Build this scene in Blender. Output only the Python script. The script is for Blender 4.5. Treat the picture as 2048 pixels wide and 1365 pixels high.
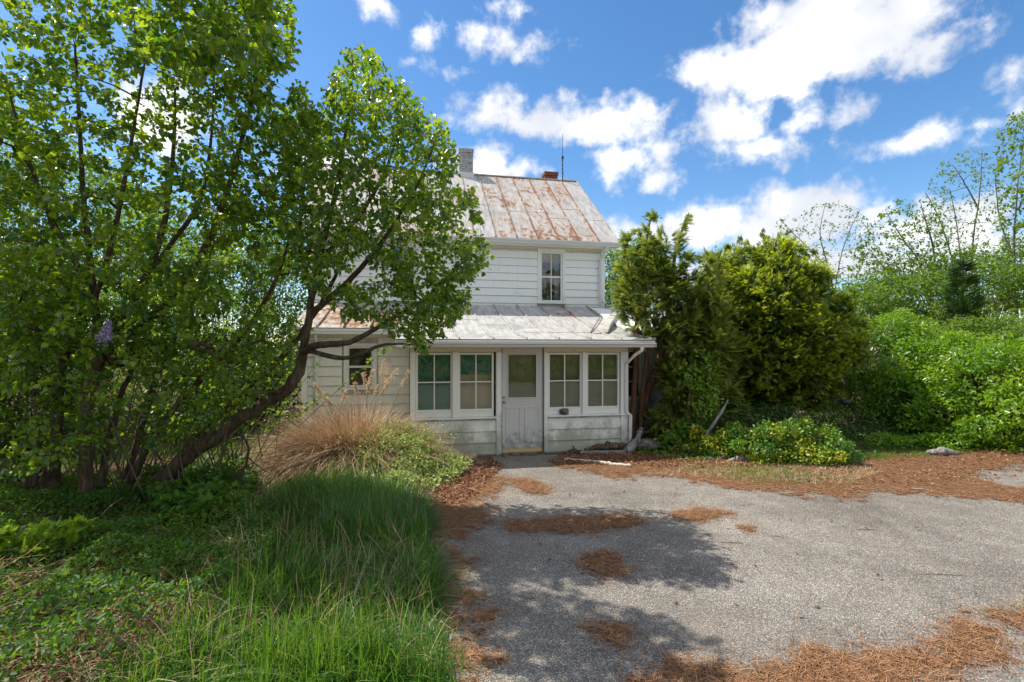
import bpy, math, random
import numpy as np
from mathutils import Vector, Matrix

for o in list(bpy.data.objects): bpy.data.objects.remove(o)
scene = bpy.context.scene
C = scene.collection
R = math.radians
# ------------------------------------------------------------------ camera
CAM_H, FPX, HOR = 2.0, 1000.0, 700.0          # eye height, focal length in photo pixels, horizon row
cam = bpy.data.cameras.new('camera'); cam_o = bpy.data.objects.new('camera', cam); C.objects.link(cam_o)
cam_o.location = (0, 0, CAM_H); cam_o.rotation_euler = (R(90), 0, 0)
cam.sensor_width = 36; cam.lens = 36 * FPX / 2048; cam.shift_y = (HOR - 682.5) / 2048
cam.clip_start = .05; cam.clip_end = 3000
scene.camera = cam_o
scene.render.resolution_x = 1024; scene.render.resolution_y = 682
# ------------------------------------------------------------------ light
SUN = Vector((-.627, .194, 1.0)).normalized()
SUN_EL = math.asin(SUN.z); SUN_AZ = math.atan2(SUN.x, SUN.y)
sl = bpy.data.lights.new('sun', 'SUN'); sl.energy = 2.7; sl.angle = R(.53); sl.color = (1, .95, .86)
so = bpy.data.objects.new('sun', sl); C.objects.link(so); so.location = SUN * 60
so.rotation_euler = SUN.to_track_quat('Z', 'Y').to_euler()
SKY_STRENGTH = .15
vs = scene.view_settings
vs.view_transform = 'Standard'; vs.look = 'None'; vs.gamma = 1; vs.exposure = 1.25; vs.use_curve_mapping = False
try: scene.render.engine = 'CYCLES'
except Exception: pass
scene.cycles.max_bounces = 7; scene.cycles.transparent_max_bounces = 10
scene.cycles.diffuse_bounces = 3; scene.cycles.transmission_bounces = 4

world = bpy.data.worlds.new('World'); scene.world = world; world.use_nodes = True
def build_world():
    nt = world.node_tree; N = nt.nodes; L = nt.links; N.clear()
    def put(sock, v):
        if hasattr(v, 'links') or isinstance(v, bpy.types.NodeSocket): L.new(v, sock)
        else: sock.default_value = v
    def m(op, a, b=0.0, c=0.0):
        n = N.new('ShaderNodeMath'); n.operation = op
        put(n.inputs[0], a); put(n.inputs[1], b)
        if op in ('SMOOTH_MIN', 'SMOOTH_MAX', 'MULTIPLY_ADD'): put(n.inputs[2], c)
        return n.outputs[0]
    def vm(op, a, b=None, out=0):
        n = N.new('ShaderNodeVectorMath'); n.operation = op
        put(n.inputs[0], a)
        if b is not None: put(n.inputs[1], b)
        return n.outputs[out]
    def noise(vec, scale, detail, rough=.55, col=False):
        n = N.new('ShaderNodeTexNoise'); n.inputs['Scale'].default_value = scale
        n.inputs['Detail'].default_value = detail; n.inputs['Roughness'].default_value = rough
        put(n.inputs['Vector'], vec); return n.outputs['Color' if col else 'Fac']
    def mapr(v, a, b, c, d):
        n = N.new('ShaderNodeMapRange'); n.interpolation_type = 'SMOOTHSTEP'
        put(n.inputs[0], v)
        for i, x in enumerate((a, b, c, d)): n.inputs[i + 1].default_value = x
        return n.outputs[0]
    sky = N.new('ShaderNodeTexSky'); sky.sky_type = 'NISHITA'; sky.sun_disc = False
    sky.sun_elevation = SUN_EL; sky.sun_rotation = SUN_AZ
    sky.altitude = 200; sky.air_density = 1.0; sky.dust_density = .3; sky.ozone_density = 2.0
    hs = N.new('ShaderNodeHueSaturation'); hs.inputs['Saturation'].default_value = 1.24; hs.inputs['Value'].default_value = .54
    L.new(sky.outputs[0], hs.inputs['Color'])
    tc = N.new('ShaderNodeTexCoord'); d = tc.outputs['Generated']
    sx = N.new('ShaderNodeSeparateXYZ'); L.new(d, sx.inputs[0])
    az = m('ARCTAN2', sx.outputs[0], sx.outputs[1]); el = m('ARCSINE', sx.outputs[2])
    cb = N.new('ShaderNodeCombineXYZ'); L.new(az, cb.inputs[0]); L.new(el, cb.inputs[1])
    # ragged edges: the sky angles are shifted by noise
    w = vm('SUBTRACT', noise(d, 12, 3, .6, True), (.5, .5, .5))
    p = vm('ADD', cb.outputs[0], vm('MULTIPLY', w, (.10, .085, 0)))
    blobs = [  # photo px, py, half width, half height of each cloud lobe
        (1560, 125, 200, 72), (1720, 70, 210, 85), (1890, 85, 90, 45), (1420, 150, 85, 48), (1640, 20, 180, 60),
        (1470, 245, 80, 50), (1615, 235, 85, 20), (1520, 300, 100, 32), (1830, 280, 115, 28), (1955, 235, 65, 20),
        (1050, 235, 125, 42), (1205, 245, 125, 46), (1340, 290, 80, 30), (1240, 330, 70, 36), (1305, 372, 55, 24),
        (1030, 98, 85, 26), (975, 78, 40, 26), (848, 62, 34, 24), (890, 133, 34, 10), (1036, 28, 30, 12),
        (760, 12, 40, 14), (2015, 150, 40, 20),
        (1590, 440, 150, 66), (1440, 450, 130, 46), (1745, 440, 60, 34), (1935, 430, 100, 58), (1290, 465, 110, 34), (1830, 470, 120, 40),
        (1600, 530, 520, 46), (960, 330, 70, 48), (1040, 335, 45, 18), (650, 330, 85, 55), (320, 240, 90, 75)]
    dist = None
    for px, py, rx, ry in blobs:
        k = (px - 1024) / 1000; a = math.atan(k); e = math.atan((HOR - py) / 1000 * math.cos(a))
        ra = rx / 1000 * math.cos(a) ** 2; re = ry / 1000 * math.cos(e) ** 2 * math.cos(a)
        q = vm('MULTIPLY', vm('SUBTRACT', p, (a, e, 0)), (1 / ra, 1 / re, 0))
        ln = m('MULTIPLY', m('SUBTRACT', vm('LENGTH', q, out=1), 1.0), min(ra, re) * 5)
        dist = ln if dist is None else m('SMOOTH_MIN', dist, ln, .04)
    # the same broken cumulus over the rest of the dome
    pl = N.new('ShaderNodeCombineXYZ'); zz = m('ADD', m('ABSOLUTE', sx.outputs[2]), .12)
    L.new(m('DIVIDE', sx.outputs[0], zz), pl.inputs[0]); L.new(m('DIVIDE', sx.outputs[1], zz), pl.inputs[1])
    gen = noise(pl.outputs[0], 1.1, 4, .56)
    gen = m('MULTIPLY', m('SUBTRACT', .475, gen), 2.2)
    inframe = m('MULTIPLY', mapr(m('ABSOLUTE', az), .85, 1.05, 1, 0), mapr(el, .62, .8, 1, 0))
    gen = m('ADD', gen, m('MULTIPLY', inframe, 2.0))
    dist = m('MINIMUM', dist, gen)
    tex = noise(d, 19, 5, .62)
    dens = m('ADD', m('MULTIPLY', dist, -1), m('MULTIPLY', m('SUBTRACT', tex, .5), .42))
    mask = mapr(dens, -.055, .11, 0, 1)
    thick = mapr(m('ADD', dens, m('MULTIPLY', m('SUBTRACT', noise(d, 8, 2, .5), .5), 1.9)), -.25, .75, 0, 1)
    cr = N.new('ShaderNodeMix'); cr.data_type = 'RGBA'
    L.new(thick, cr.inputs[0]); cr.inputs[6].default_value = (2.4, 2.48, 2.68, 1); cr.inputs[7].default_value = (4.4, 4.32, 4.18, 1)
    mx = N.new('ShaderNodeMix'); mx.data_type = 'RGBA'
    L.new(m('MULTIPLY', mask, .96), mx.inputs[0]); L.new(hs.outputs[0], mx.inputs[6]); L.new(cr.outputs[2], mx.inputs[7])
    bg = N.new('ShaderNodeBackground'); bg.inputs['Strength'].default_value = SKY_STRENGTH
    L.new(mx.outputs[2], bg.inputs['Color'])
    out = N.new('ShaderNodeOutputWorld'); L.new(bg.outputs[0], out.inputs[0])
build_world()
world.cycles.sampling_method = 'MANUAL'; world.cycles.sample_map_resolution = 512

# ------------------------------------------------------------------ helpers
rng = np.random.default_rng(7)
def W(px, py, Y): return np.array([(px - 1024) / FPX * Y, Y, CAM_H - (py - HOR) / FPX * Y])
def G(px, py):
    Y = CAM_H * FPX / (py - HOR); return np.array([(px - 1024) / FPX * Y, Y, 0.0])
def unit(a): return a / np.maximum(np.linalg.norm(a, axis=-1, keepdims=True), 1e-9)
def tag(o, label=None, cat=None, group=None, kind=None):
    if label: o['label'] = label
    if cat: o['category'] = cat
    if group: o['group'] = group
    if kind: o['kind'] = kind
    return o
def empty(name, loc, rz=0, label=None, cat=None, group=None):
    o = bpy.data.objects.new(name, None); C.objects.link(o); o.location = loc; o.rotation_euler = (0, 0, rz)
    o.empty_display_size = .2
    return tag(o, label, cat, group)
def link(name, me, parent=None):
    o = bpy.data.objects.new(name, me); C.objects.link(o)
    if parent: o.parent = parent
    return o
def mesh_np(name, V, F, mat, parent=None, tint=None, smooth=False):
    """V (n,3) world points, F list of (m,k) index arrays"""
    V = np.asarray(V, dtype=np.float64)
    if parent is not None and parent.get('_base') is not None: V = V - np.array(parent['_base'])
    me = bpy.data.meshes.new(name)
    if not isinstance(F, list): F = [F]
    F = [np.asarray(f, dtype=np.int32) for f in F if len(f)]
    me.vertices.add(len(V)); me.vertices.foreach_set('co', V.astype(np.float32).ravel())
    nl = sum(f.size for f in F); npoly = sum(len(f) for f in F)
    me.loops.add(nl); me.polygons.add(npoly)
    me.loops.foreach_set('vertex_index', np.concatenate([f.ravel() for f in F]))
    tot = np.concatenate([np.full(len(f), f.shape[1], dtype=np.int32) for f in F])
    st = np.concatenate([[0], np.cumsum(tot)[:-1]]).astype(np.int32)
    me.polygons.foreach_set('loop_start', st)
    try: me.polygons.foreach_set('loop_total', tot)
    except Exception: pass
    if smooth: me.polygons.foreach_set('use_smooth', np.ones(npoly, dtype=bool))
    me.materials.append(mat)
    if tint is not None:
        a = me.attributes.new('tint', 'FLOAT', 'POINT'); a.data.foreach_set('value', np.asarray(tint, dtype=np.float32))
    me.update(calc_edges=True)
    return link(name, me, parent)
def plant(name, label, cat, base, group=None):
    e = empty(name, tuple(base), 0, label, cat, group); e['_base'] = [float(x) for x in base]; return e
class MB:
    """collects boxes, prisms and tubes; build() links ONE mesh"""
    def __init__(s): s.v = []; s.f = []
    def add(s, v, f):
        n = len(s.v); s.v += [tuple(map(float, p)) for p in v]; s.f += [tuple(i + n for i in q) for q in f]; return s
    def box(s, x0, x1, y0, y1, z0, z1):
        return s.add([(x0, y0, z0), (x1, y0, z0), (x1, y1, z0), (x0, y1, z0), (x0, y0, z1), (x1, y0, z1), (x1, y1, z1), (x0, y1, z1)],
                     [(0, 3, 2, 1), (4, 5, 6, 7), (0, 1, 5, 4), (1, 2, 6, 5), (2, 3, 7, 6), (3, 0, 4, 7)])
    def tube(s, pts, rad, k=8, cap=True):
        pts = np.asarray(pts, float); n = len(pts)
        rad = np.full(n, rad) if np.isscalar(rad) else np.asarray(rad, float)
        V, F = tubes(pts[None], rad[None], k)
        F = [tuple(q) for q in F]
        if cap: F += [tuple(range(k))[::-1], tuple(range((n - 1) * k, n * k))]
        return s.add(V, F)
    def build(s, name, mat, parent=None, bevel=0, smooth=False):
        me = bpy.data.meshes.new(name); me.from_pydata(s.v, [], s.f); me.materials.append(mat)
        if smooth: me.polygons.foreach_set('use_smooth', [True] * len(me.polygons))
        me.update(); o = link(name, me, parent)
        if bevel:
            b = o.modifiers.new('bevel', 'BEVEL'); b.width = bevel; b.segments = 2; b.limit_method = 'ANGLE'
        return o
def tubes(P, Rr, k=6, rough=0):
    """P (T,n,3) polylines, Rr (T,n) radii -> verts, quads"""
    T, n, _ = P.shape
    tan = np.empty_like(P); tan[:, 1:-1] = P[:, 2:] - P[:, :-2]; tan[:, 0] = P[:, 1] - P[:, 0]; tan[:, -1] = P[:, -1] - P[:, -2]
    tan = unit(tan)
    main = unit(P[:, -1] - P[:, 0])
    ref = np.where(np.abs(main[:, 2:3]) > .8, np.array([[1., 0, .1]]), np.array([[0, 0, 1.]]))
    ref = np.repeat(ref[:, None], n, 1)
    a = unit(np.cross(tan, ref)); b = np.cross(tan, a)
    th = np.arange(k) * 2 * math.pi / k
    rr = Rr[:, :, None, None]
    if rough: rr = rr * (1 + rough * (rng.random((T, n, k, 1)) - .5))
    V = P[:, :, None] + rr * (np.cos(th)[None, None, :, None] * a[:, :, None] + np.sin(th)[None, None, :, None] * b[:, :, None])
    V = V.reshape(-1, 3)
    i = np.arange(T)[:, None, None] * n * k + np.arange(n - 1)[None, :, None] * k
    j = np.arange(k)[None, None, :]; j2 = (np.arange(k) + 1) % k; j2 = j2[None, None, :]
    F = np.stack([i + j, i + j2, i + k + j2, i + k + j], -1).reshape(-1, 4)
    return V, F
def smooth_line(pts, rad, n):
    pts = np.asarray(pts, float); rad = np.asarray(rad, float)
    t = np.linspace(0, len(pts) - 1, n); out = []; r = np.interp(t, np.arange(len(pts)), rad)
    for x in t:
        i = min(int(x), len(pts) - 2); f = x - i
        p0 = pts[max(i - 1, 0)]; p1 = pts[i]; p2 = pts[i + 1]; p3 = pts[min(i + 2, len(pts) - 1)]
        out.append(.5 * (2 * p1 + (p2 - p0) * f + (2 * p0 - 5 * p1 + 4 * p2 - p3) * f * f + (3 * p1 - p0 - 3 * p2 + p3) * f ** 3))
    return np.array(out), r
def in_poly(x, y, poly):
    inside = np.zeros(len(x), bool); n = len(poly)
    for i in range(n):
        x0, y0 = poly[i]; x1, y1 = poly[(i + 1) % n]
        c = ((y0 > y) != (y1 > y)) & (x < (x1 - x0) * (y - y0) / ((y1 - y0) or 1e-9) + x0)
        inside ^= c
    return inside
def sample_poly(poly, n, g):
    poly = np.asarray(poly, float); lo = poly.min(0); hi = poly.max(0); out = np.empty((0, 2))
    while len(out) < n:
        q = lo + (hi - lo) * g.random((n * 2, 2)); out = np.vstack([out, q[in_poly(q[:, 0], q[:, 1], poly)]])
    return out[:n]
def vnoise(x, y, seed=0):
    """cheap smooth value noise, vectorised"""
    def hsh(i, j): return np.modf(np.sin(i * 127.1 + j * 311.7 + seed * 74.7) * 43758.5453)[0] % 1
    i = np.floor(x); j = np.floor(y); fx = x - i; fy = y - j; fx = fx * fx * (3 - 2 * fx); fy = fy * fy * (3 - 2 * fy)
    return (hsh(i, j) * (1 - fx) + hsh(i + 1, j) * fx) * (1 - fy) + (hsh(i, j + 1) * (1 - fx) + hsh(i + 1, j + 1) * fx) * fy

# ------------------------------------------------------------------ materials
class NT:
    def __init__(s, name):
        s.m = bpy.data.materials.new(name); s.m.use_nodes = True; s.nt = s.m.node_tree
        s.N = s.nt.nodes; s.L = s.nt.links; s.b = s.N['Principled BSDF']; s.out = s.N['Material Output']
    def put(s, sock, v):
        if isinstance(v, bpy.types.NodeSocket): s.L.new(v, sock)
        else: sock.default_value = v
    def coord(s, kind='Object', scale=(1, 1, 1)):
        t = s.N.new('ShaderNodeTexCoord').outputs[kind]
        if scale == (1, 1, 1): return t
        mp = s.N.new('ShaderNodeMapping'); s.L.new(t, mp.inputs[0]); mp.inputs['Scale'].default_value = scale
        return mp.outputs[0]
    def noise(s, vec, scale, detail=4, rough=.55, dist=0):
        n = s.N.new('ShaderNodeTexNoise'); s.L.new(vec, n.inputs['Vector'])
        n.inputs['Scale'].default_value = scale; n.inputs['Detail'].default_value = detail
        n.inputs['Roughness'].default_value = rough; n.inputs['Distortion'].default_value = dist
        return n.outputs['Fac']
    def voro(s, vec, scale, out='Distance', feature='F1'):
        n = s.N.new('ShaderNodeTexVoronoi'); n.feature = feature; s.L.new(vec, n.inputs['Vector']); n.inputs['Scale'].default_value = scale
        return n.outputs[out]
    def ramp(s, f, stops, interp='LINEAR'):
        n = s.N.new('ShaderNodeValToRGB'); s.put(n.inputs[0], f); e = n.color_ramp.elements; n.color_ramp.interpolation = interp
        while len(e) < len(stops): e.new(.5)
        for x, (p, c) in zip(e, stops): x.position = p; x.color = (*c, 1) if len(c) == 3 else c
        return n.outputs[0]
    def step(s, f, a, b, lo=0.0, hi=1.0):
        n = s.N.new('ShaderNodeMapRange'); n.interpolation_type = 'SMOOTHSTEP'; s.put(n.inputs[0], f)
        for i, x in enumerate((a, b, lo, hi)): n.inputs[i + 1].default_value = x
        return n.outputs[0]
    def mix(s, f, a, b, blend='MIX'):
        n = s.N.new('ShaderNodeMix'); n.data_type = 'RGBA'; n.blend_type = blend
        s.put(n.inputs[0], f)
        for i, v in ((6, a), (7, b)):
            s.put(n.inputs[i], v if isinstance(v, bpy.types.NodeSocket) else (*v, 1) if len(v) == 3 else v)
        return n.outputs[2]
    def math(s, op, a, b=0.0):
        n = s.N.new('ShaderNodeMath'); n.operation = op; s.put(n.inputs[0], a); s.put(n.inputs[1], b); return n.outputs[0]
    def attr(s, name='tint'):
        n = s.N.new('ShaderNodeAttribute'); n.attribute_name = name; return n.outputs['Fac']
    def bump(s, h, strength=.3, dist=.01):
        n = s.N.new('ShaderNodeBump'); n.inputs['Strength'].default_value = strength; n.inputs['Distance'].default_value = dist
        s.put(n.inputs['Height'], h); s.L.new(n.outputs[0], s.b.inputs['Normal']); return n.outputs[0]
    def base(s, c, rough=.6, spec=.4, metal=0):
        s.put(s.b.inputs['Base Color'], c if isinstance(c, bpy.types.NodeSocket) else (*c, 1))
        s.put(s.b.inputs['Roughness'], rough); s.b.inputs['Specular IOR Level'].default_value = spec; s.put(s.b.inputs['Metallic'], metal)
        return s.m
    def sep(s, vec):
        n = s.N.new('ShaderNodeSeparateXYZ'); s.L.new(vec, n.inputs[0]); return n.outputs
def leaf_mat(name, stops, trans, tf=.38, rough=.5, spec=.35):
    """stops: colours along the per-leaf tint; trans: colour of the light let through"""
    t = NT(name); a = t.attr(); col = t.ramp(a, stops)
    geo = t.N.new('ShaderNodeNewGeometry')
    t.base(col, rough, spec)
    tr = t.N.new('ShaderNodeBsdfTranslucent'); t.put(tr.inputs['Color'], t.mix(a, trans[0], trans[1]))
    mx = t.N.new('ShaderNodeMixShader'); mx.inputs[0].default_value = tf
    t.L.new(t.b.outputs[0], mx.inputs[1]); t.L.new(tr.outputs[0], mx.inputs[2]); t.L.new(mx.outputs[0], t.out.inputs[0])
    return t.m
def plain(name, c, rough=.6, spec=.4, metal=0, vary=.15, scale=6):
    t = NT(name); n = t.noise(t.coord(), scale, 5)
    return t.base(t.mix(n, tuple(x * (1 - vary) for x in c), tuple(min(1, x * (1 + vary)) for x in c)), rough, spec, metal)
M = {}
def siding_material(name, base, stain):
    t = NT(name); o = t.coord(); z = t.sep(o)[2]
    streak = t.noise(t.coord(scale=(9, 9, 1.2)), 1.6, 6, .6)
    fine = t.noise(t.coord(scale=(3, 3, 40)), 4, 3)
    c = t.mix(t.step(streak, .45, .85), base, tuple(x * .90 for x in base))
    c = t.mix(t.math('MULTIPLY', fine, .18), c, tuple(x * .7 for x in base))
    # mildew splashed up from the ground, in ragged blotches
    blot = t.noise(o, 2.2, 7, .68); low = t.step(z, 1.0, .05)
    mil = t.math('MULTIPLY', t.step(t.math('ADD', t.math('MULTIPLY', low, .34), blot), .58, .85), .75)
    c = t.mix(mil, c, stain)
    t.bump(fine, .08, .004)
    return t.base(c, .55, .35)
M['siding'] = siding_material('siding_paint', (.88, .87, .83), (.30, .31, .22))
M['porch_siding'] = siding_material('porch_siding_paint', (.85, .83, .75), (.25, .25, .15))
M['trim'] = siding_material('trim_paint', (.84, .83, .78), (.33, .33, .25))
M['frieze'] = plain('frieze_paint', (.66, .60, .47), .6, vary=.12)
M['sash'] = plain('sash_paint', (.76, .75, .69), .5, vary=.06, scale=12)
M['door'] = None
def door_material():
    t = NT('door_paint'); o = t.coord(); z = t.sep(o)[2]
    st = t.noise(t.coord(scale=(10, 10, 1.5)), 2.4, 6, .65); bl = t.noise(o, 9, 8, .72)
    c = t.mix(t.step(st, .35, .85), (.60, .58, .55), (.53, .51, .48))
    c = t.mix(t.math('MULTIPLY', t.step(t.math('ADD', t.math('MULTIPLY', t.step(z, .75, .1), .30), bl), .62, .86), .8), c, (.24, .24, .19))
    c = t.mix(t.step(t.math('ADD', t.noise(o, 14, 6, .7), t.math('MULTIPLY', t.step(z, .5, .3), .1)), .72, .8), c, (.68, .68, .66))
    return t.base(c, .55, .4)
M['door'] = door_material()
M['threshold'] = plain('raw_wood', (.62, .42, .16), .6, scale=14)
def roof_material(name, rusty):
    t = NT(name); o = t.coord(); a = t.attr()
    streak = t.noise(t.coord(scale=(7, 1.0, 1.0)), 2.2, 7, .62)
    c = t.ramp(streak, [(.28, (.23, .22, .21)), (.48, (.41, .395, .375)), (.72, (.55, .535, .51))])
    dirt = t.noise(o, 1.3, 8, .7, .6)
    c = t.mix(t.math('MULTIPLY', t.step(dirt, .48, .72), .6), c, (.20, .195, .19))
    big = t.noise(o, .55, 3, .5); r1 = t.noise(t.coord(scale=(1.5, .75, .75)), 4.6, 9, .74, .5)
    s = t.math('ADD', t.math('ADD', r1, t.math('MULTIPLY', t.math('SUBTRACT', big, .5), .55)), a)
    rc = t.ramp(t.noise(o, 9, 6, .6), [(.3, (.14, .060, .030)), (.55, (.26, .125, .062)), (.8, (.36, .21, .12))])
    c = t.mix(t.math('MULTIPLY', t.step(s, .44, .62), .55), c, (.40, .29, .20))
    c = t.mix(t.step(s, .605, .635), c, rc)
    t.bump(r1, .12, .004)
    return t.base(c, .55, .35)
M['roof'] = roof_material('painted_metal_roof', True)
M['gutter'] = siding_material('gutter_paint', (.66, .66, .64), (.34, .33, .30))
M['dark_gap'] = plain('dark_joint_shadow', (.06, .06, .06), .8)
def brick_material(name, cols):
    t = NT(name); o = t.coord(); n = t.noise(o, 9, 5, .6)
    c = t.ramp(n, [(.3, cols[0]), (.55, cols[1]), (.75, cols[2])])
    t.bump(t.noise(o, 60, 4), .4, .006); return t.base(c, .85, .2)
M['brick_grey'] = brick_material('weathered_white_brick', ((.20, .19, .18), (.42, .43, .43), (.52, .53, .52)))
M['brick_red'] = brick_material('red_brick', ((.14, .055, .035), (.23, .09, .06), (.30, .15, .11)))
M['mortar'] = plain('mortar', (.17, .165, .155), .9)
M['brass'] = plain('aged_brass', (.42, .28, .10), .4, .5, .7)
M['iron'] = plain('dark_iron', (.05, .05, .05), .5, .5, .5)
M['interior'] = plain('interior_wall', (.30, .27, .21), .8)
M['blind_green'] = plain('green_blind', (.03, .30, .19), .6, vary=.1)
M['blind_olive'] = plain('olive_blind', (.26, .27, .10), .7, vary=.25, scale=3)
M['shade'] = plain('tan_reflection', (.62, .50, .30), .8, vary=.2, scale=4)  # tan of a reflection in the pane, given to a solid panel
M['curtain'] = plain('white_curtain', (.55, .56, .54), .8)
def glass_material():
    t = NT('window_glass'); g = t.N.new('ShaderNodeBsdfGlossy'); g.inputs['Roughness'].default_value = .02
    g.inputs['Color'].default_value = (.95, .97, .96, 1)
    tr = t.N.new('ShaderNodeBsdfTransparent'); tr.inputs['Color'].default_value = (.84, .88, .86, 1)
    fr = t.N.new('ShaderNodeFresnel'); fr.inputs['IOR'].default_value = 1.48
    nz = t.noise(t.coord(), 2.2, 2); bp = t.N.new('ShaderNodeBump'); bp.inputs['Strength'].default_value = .10; bp.inputs['Distance'].default_value = .02
    t.L.new(nz, bp.inputs['Height']); t.L.new(bp.outputs[0], g.inputs['Normal'])
    f = t.math('ADD', t.math('MULTIPLY', fr.outputs[0], 1.0), .07)
    mx = t.N.new('ShaderNodeMixShader'); t.L.new(f, mx.inputs[0]); t.L.new(tr.outputs[0], mx.inputs[1]); t.L.new(g.outputs[0], mx.inputs[2])
    t.L.new(mx.outputs[0], t.out.inputs[0]); return t.m
M['glass'] = glass_material()
def plaster_material():
    t = NT('old_plaster'); o = t.coord(); n = t.noise(o, 2.5, 8, .65)
    c = t.ramp(n, [(.35, (.30, .28, .25)), (.5, (.55, .53, .49)), (.7, (.62, .61, .58))]); t.bump(n, .4, .02); return t.base(c, .85, .2)
M['plaster'] = plaster_material()
def bark_material(name, c0, c1, c2, sc=1.0):
    t = NT(name); v = t.coord(scale=(26 * sc, 26 * sc, 5 * sc)); n = t.noise(v, 1.0, 7, .68, .5); o = t.coord(); g = t.noise(o, 3, 4)
    c = t.ramp(t.math('ADD', t.math('MULTIPLY', n, .75), t.math('MULTIPLY', g, .25)), [(.33, c0), (.5, c1), (.68, c2)])
    t.bump(n, .9, .02); return t.base(c, .9, .15)
M['bark'] = bark_material('lilac_bark', (.035, .024, .016), (.105, .075, .05), (.22, .165, .11))
M['bark_red'] = bark_material('cypress_bark', (.07, .035, .02), (.19, .10, .055), (.28, .17, .10))
M['bark_grey'] = bark_material('grey_bark', (.06, .055, .05), (.15, .135, .12), (.25, .23, .21))
M['dead_wood'] = bark_material('grey_dead_wood', (.09, .08, .07), (.25, .23, .21), (.42, .40, .37))
M['pale_wood'] = bark_material('bleached_wood', (.30, .24, .18), (.55, .47, .38), (.66, .60, .50))
M['twig'] = plain('twig', (.17, .13, .09), .85, .15, vary=.35)
M['dark_twig'] = plain('dark_twig', (.075, .055, .04), .9, .1, vary=.3)
G3 = lambda a, b, c: [(0, a), (.5, b), (1, c)]
M['lilac'] = leaf_mat('lilac_leaf', G3((.026, .080, .018), (.08, .17, .018), (.23, .30, .022)), ((.12, .30, .012), (.56, .70, .02)), .46, .30, .7)
M['under'] = leaf_mat('undergrowth_leaf', G3((.035, .095, .018), (.075, .17, .024), (.16, .26, .034)), ((.14, .32, .012), (.38, .54, .02)), .42)
M['hedge_dark'] = leaf_mat('dark_hedge_leaf', G3((.018, .045, .012), (.030, .075, .016), (.06, .12, .02)), ((.05, .13, .01), (.14, .26, .015)), .3)
M['varieg'] = leaf_mat('variegated_leaf', G3((.07, .16, .030), (.31, .42, .10), (.70, .70, .28)), ((.18, .32, .04), (.58, .64, .16)), .34)
M['euon'] = leaf_mat('euonymus_leaf', [(0, (.05, .14, .016)), (.6, (.11, .25, .022)), (.8, (.24, .36, .025)), (1, (.46, .45, .03))], ((.10, .30, .012), (.42, .46, .015)), .3, .4, .5)
M['bright'] = leaf_mat('bright_shrub_leaf', G3((.06, .16, .012), (.135, .275, .016), (.27, .38, .026)), ((.22, .46, .012), (.52, .68, .02)), .42, .34, .6)
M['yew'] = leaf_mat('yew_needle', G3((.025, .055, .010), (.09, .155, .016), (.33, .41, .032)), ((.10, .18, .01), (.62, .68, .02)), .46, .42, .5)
M['cypress'] = leaf_mat('cypress_spray', G3((.035, .085, .020), (.13, .20, .032), (.42, .43, .09)), ((.08, .18, .015), (.52, .56, .05)), .36, .55, .35)
M['far'] = leaf_mat('tree_leaf', G3((.06, .125, .020), (.11, .20, .026), (.20, .28, .036)), ((.16, .32, .02), (.36, .50, .03)), .42)
M['conifer'] = leaf_mat('spruce_needle', G3((.025, .07, .018), (.055, .125, .024), (.12, .20, .035)), ((.03, .08, .01), (.1, .2, .02)), .2)
M['juniper'] = leaf_mat('juniper_spray', G3((.10, .20, .02), (.22, .36, .03), (.40, .52, .05)), ((.2, .4, .02), (.5, .65, .04)), .36)
M['grass'] = leaf_mat('grass_blade', G3((.022, .078, .016), (.055, .150, .022), (.16, .27, .040)), ((.12, .32, .016), (.34, .52, .03)), .38, .42, .5)
M['dry'] = leaf_mat('dry_grass', G3((.27, .17, .10), (.52, .36, .22), (.76, .60, .42)), ((.34, .18, .09), (.55, .38, .2)), .3, .7, .2)
M['plume'] = leaf_mat('grass_plume', G3((.5, .36, .22), (.66, .50, .33), (.76, .64, .46)), ((.6, .45, .28), (.75, .6, .42)), .4, .8, .1)
M['needle'] = leaf_mat('pine_needle', G3((.13, .062, .030), (.30, .148, .070), (.50, .29, .155)), ((.2, .08, .03), (.3, .14, .06)), .1, .75, .2)
M['dead_leaf'] = leaf_mat('dead_leaf', G3((.13, .058, .034), (.27, .13, .075), (.44, .26, .15)), ((.25, .1, .04), (.4, .2, .09)), .2, .7, .25)
M['flower'] = leaf_mat('lilac_flower', G3((.26, .19, .42), (.42, .33, .58), (.60, .52, .72)), ((.4, .3, .6), (.6, .5, .8)), .3)
M['yellow'] = leaf_mat('yellow_flower', G3((.65, .42, .02), (.72, .50, .02), (.8, .6, .05)), ((.6, .4, .02), (.7, .5, .03)), .2)
def ground_material():
    t = NT('soil_and_litter'); o = t.coord(); n = t.noise(o, 1.1, 7, .62); f = t.noise(o, 34, 5, .65)
    c = t.ramp(f, [(.3, (.055, .035, .022)), (.5, (.13, .080, .046)), (.72, (.23, .15, .085))])
    c = t.mix(t.math('MULTIPLY', t.step(n, .46, .64), .8), c, t.ramp(f, [(.3, (.025, .05, .014)), (.7, (.075, .12, .03))]))
    t.bump(f, .6, .03); return t.base(c, .95, .1)
M['ground'] = ground_material()
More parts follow.
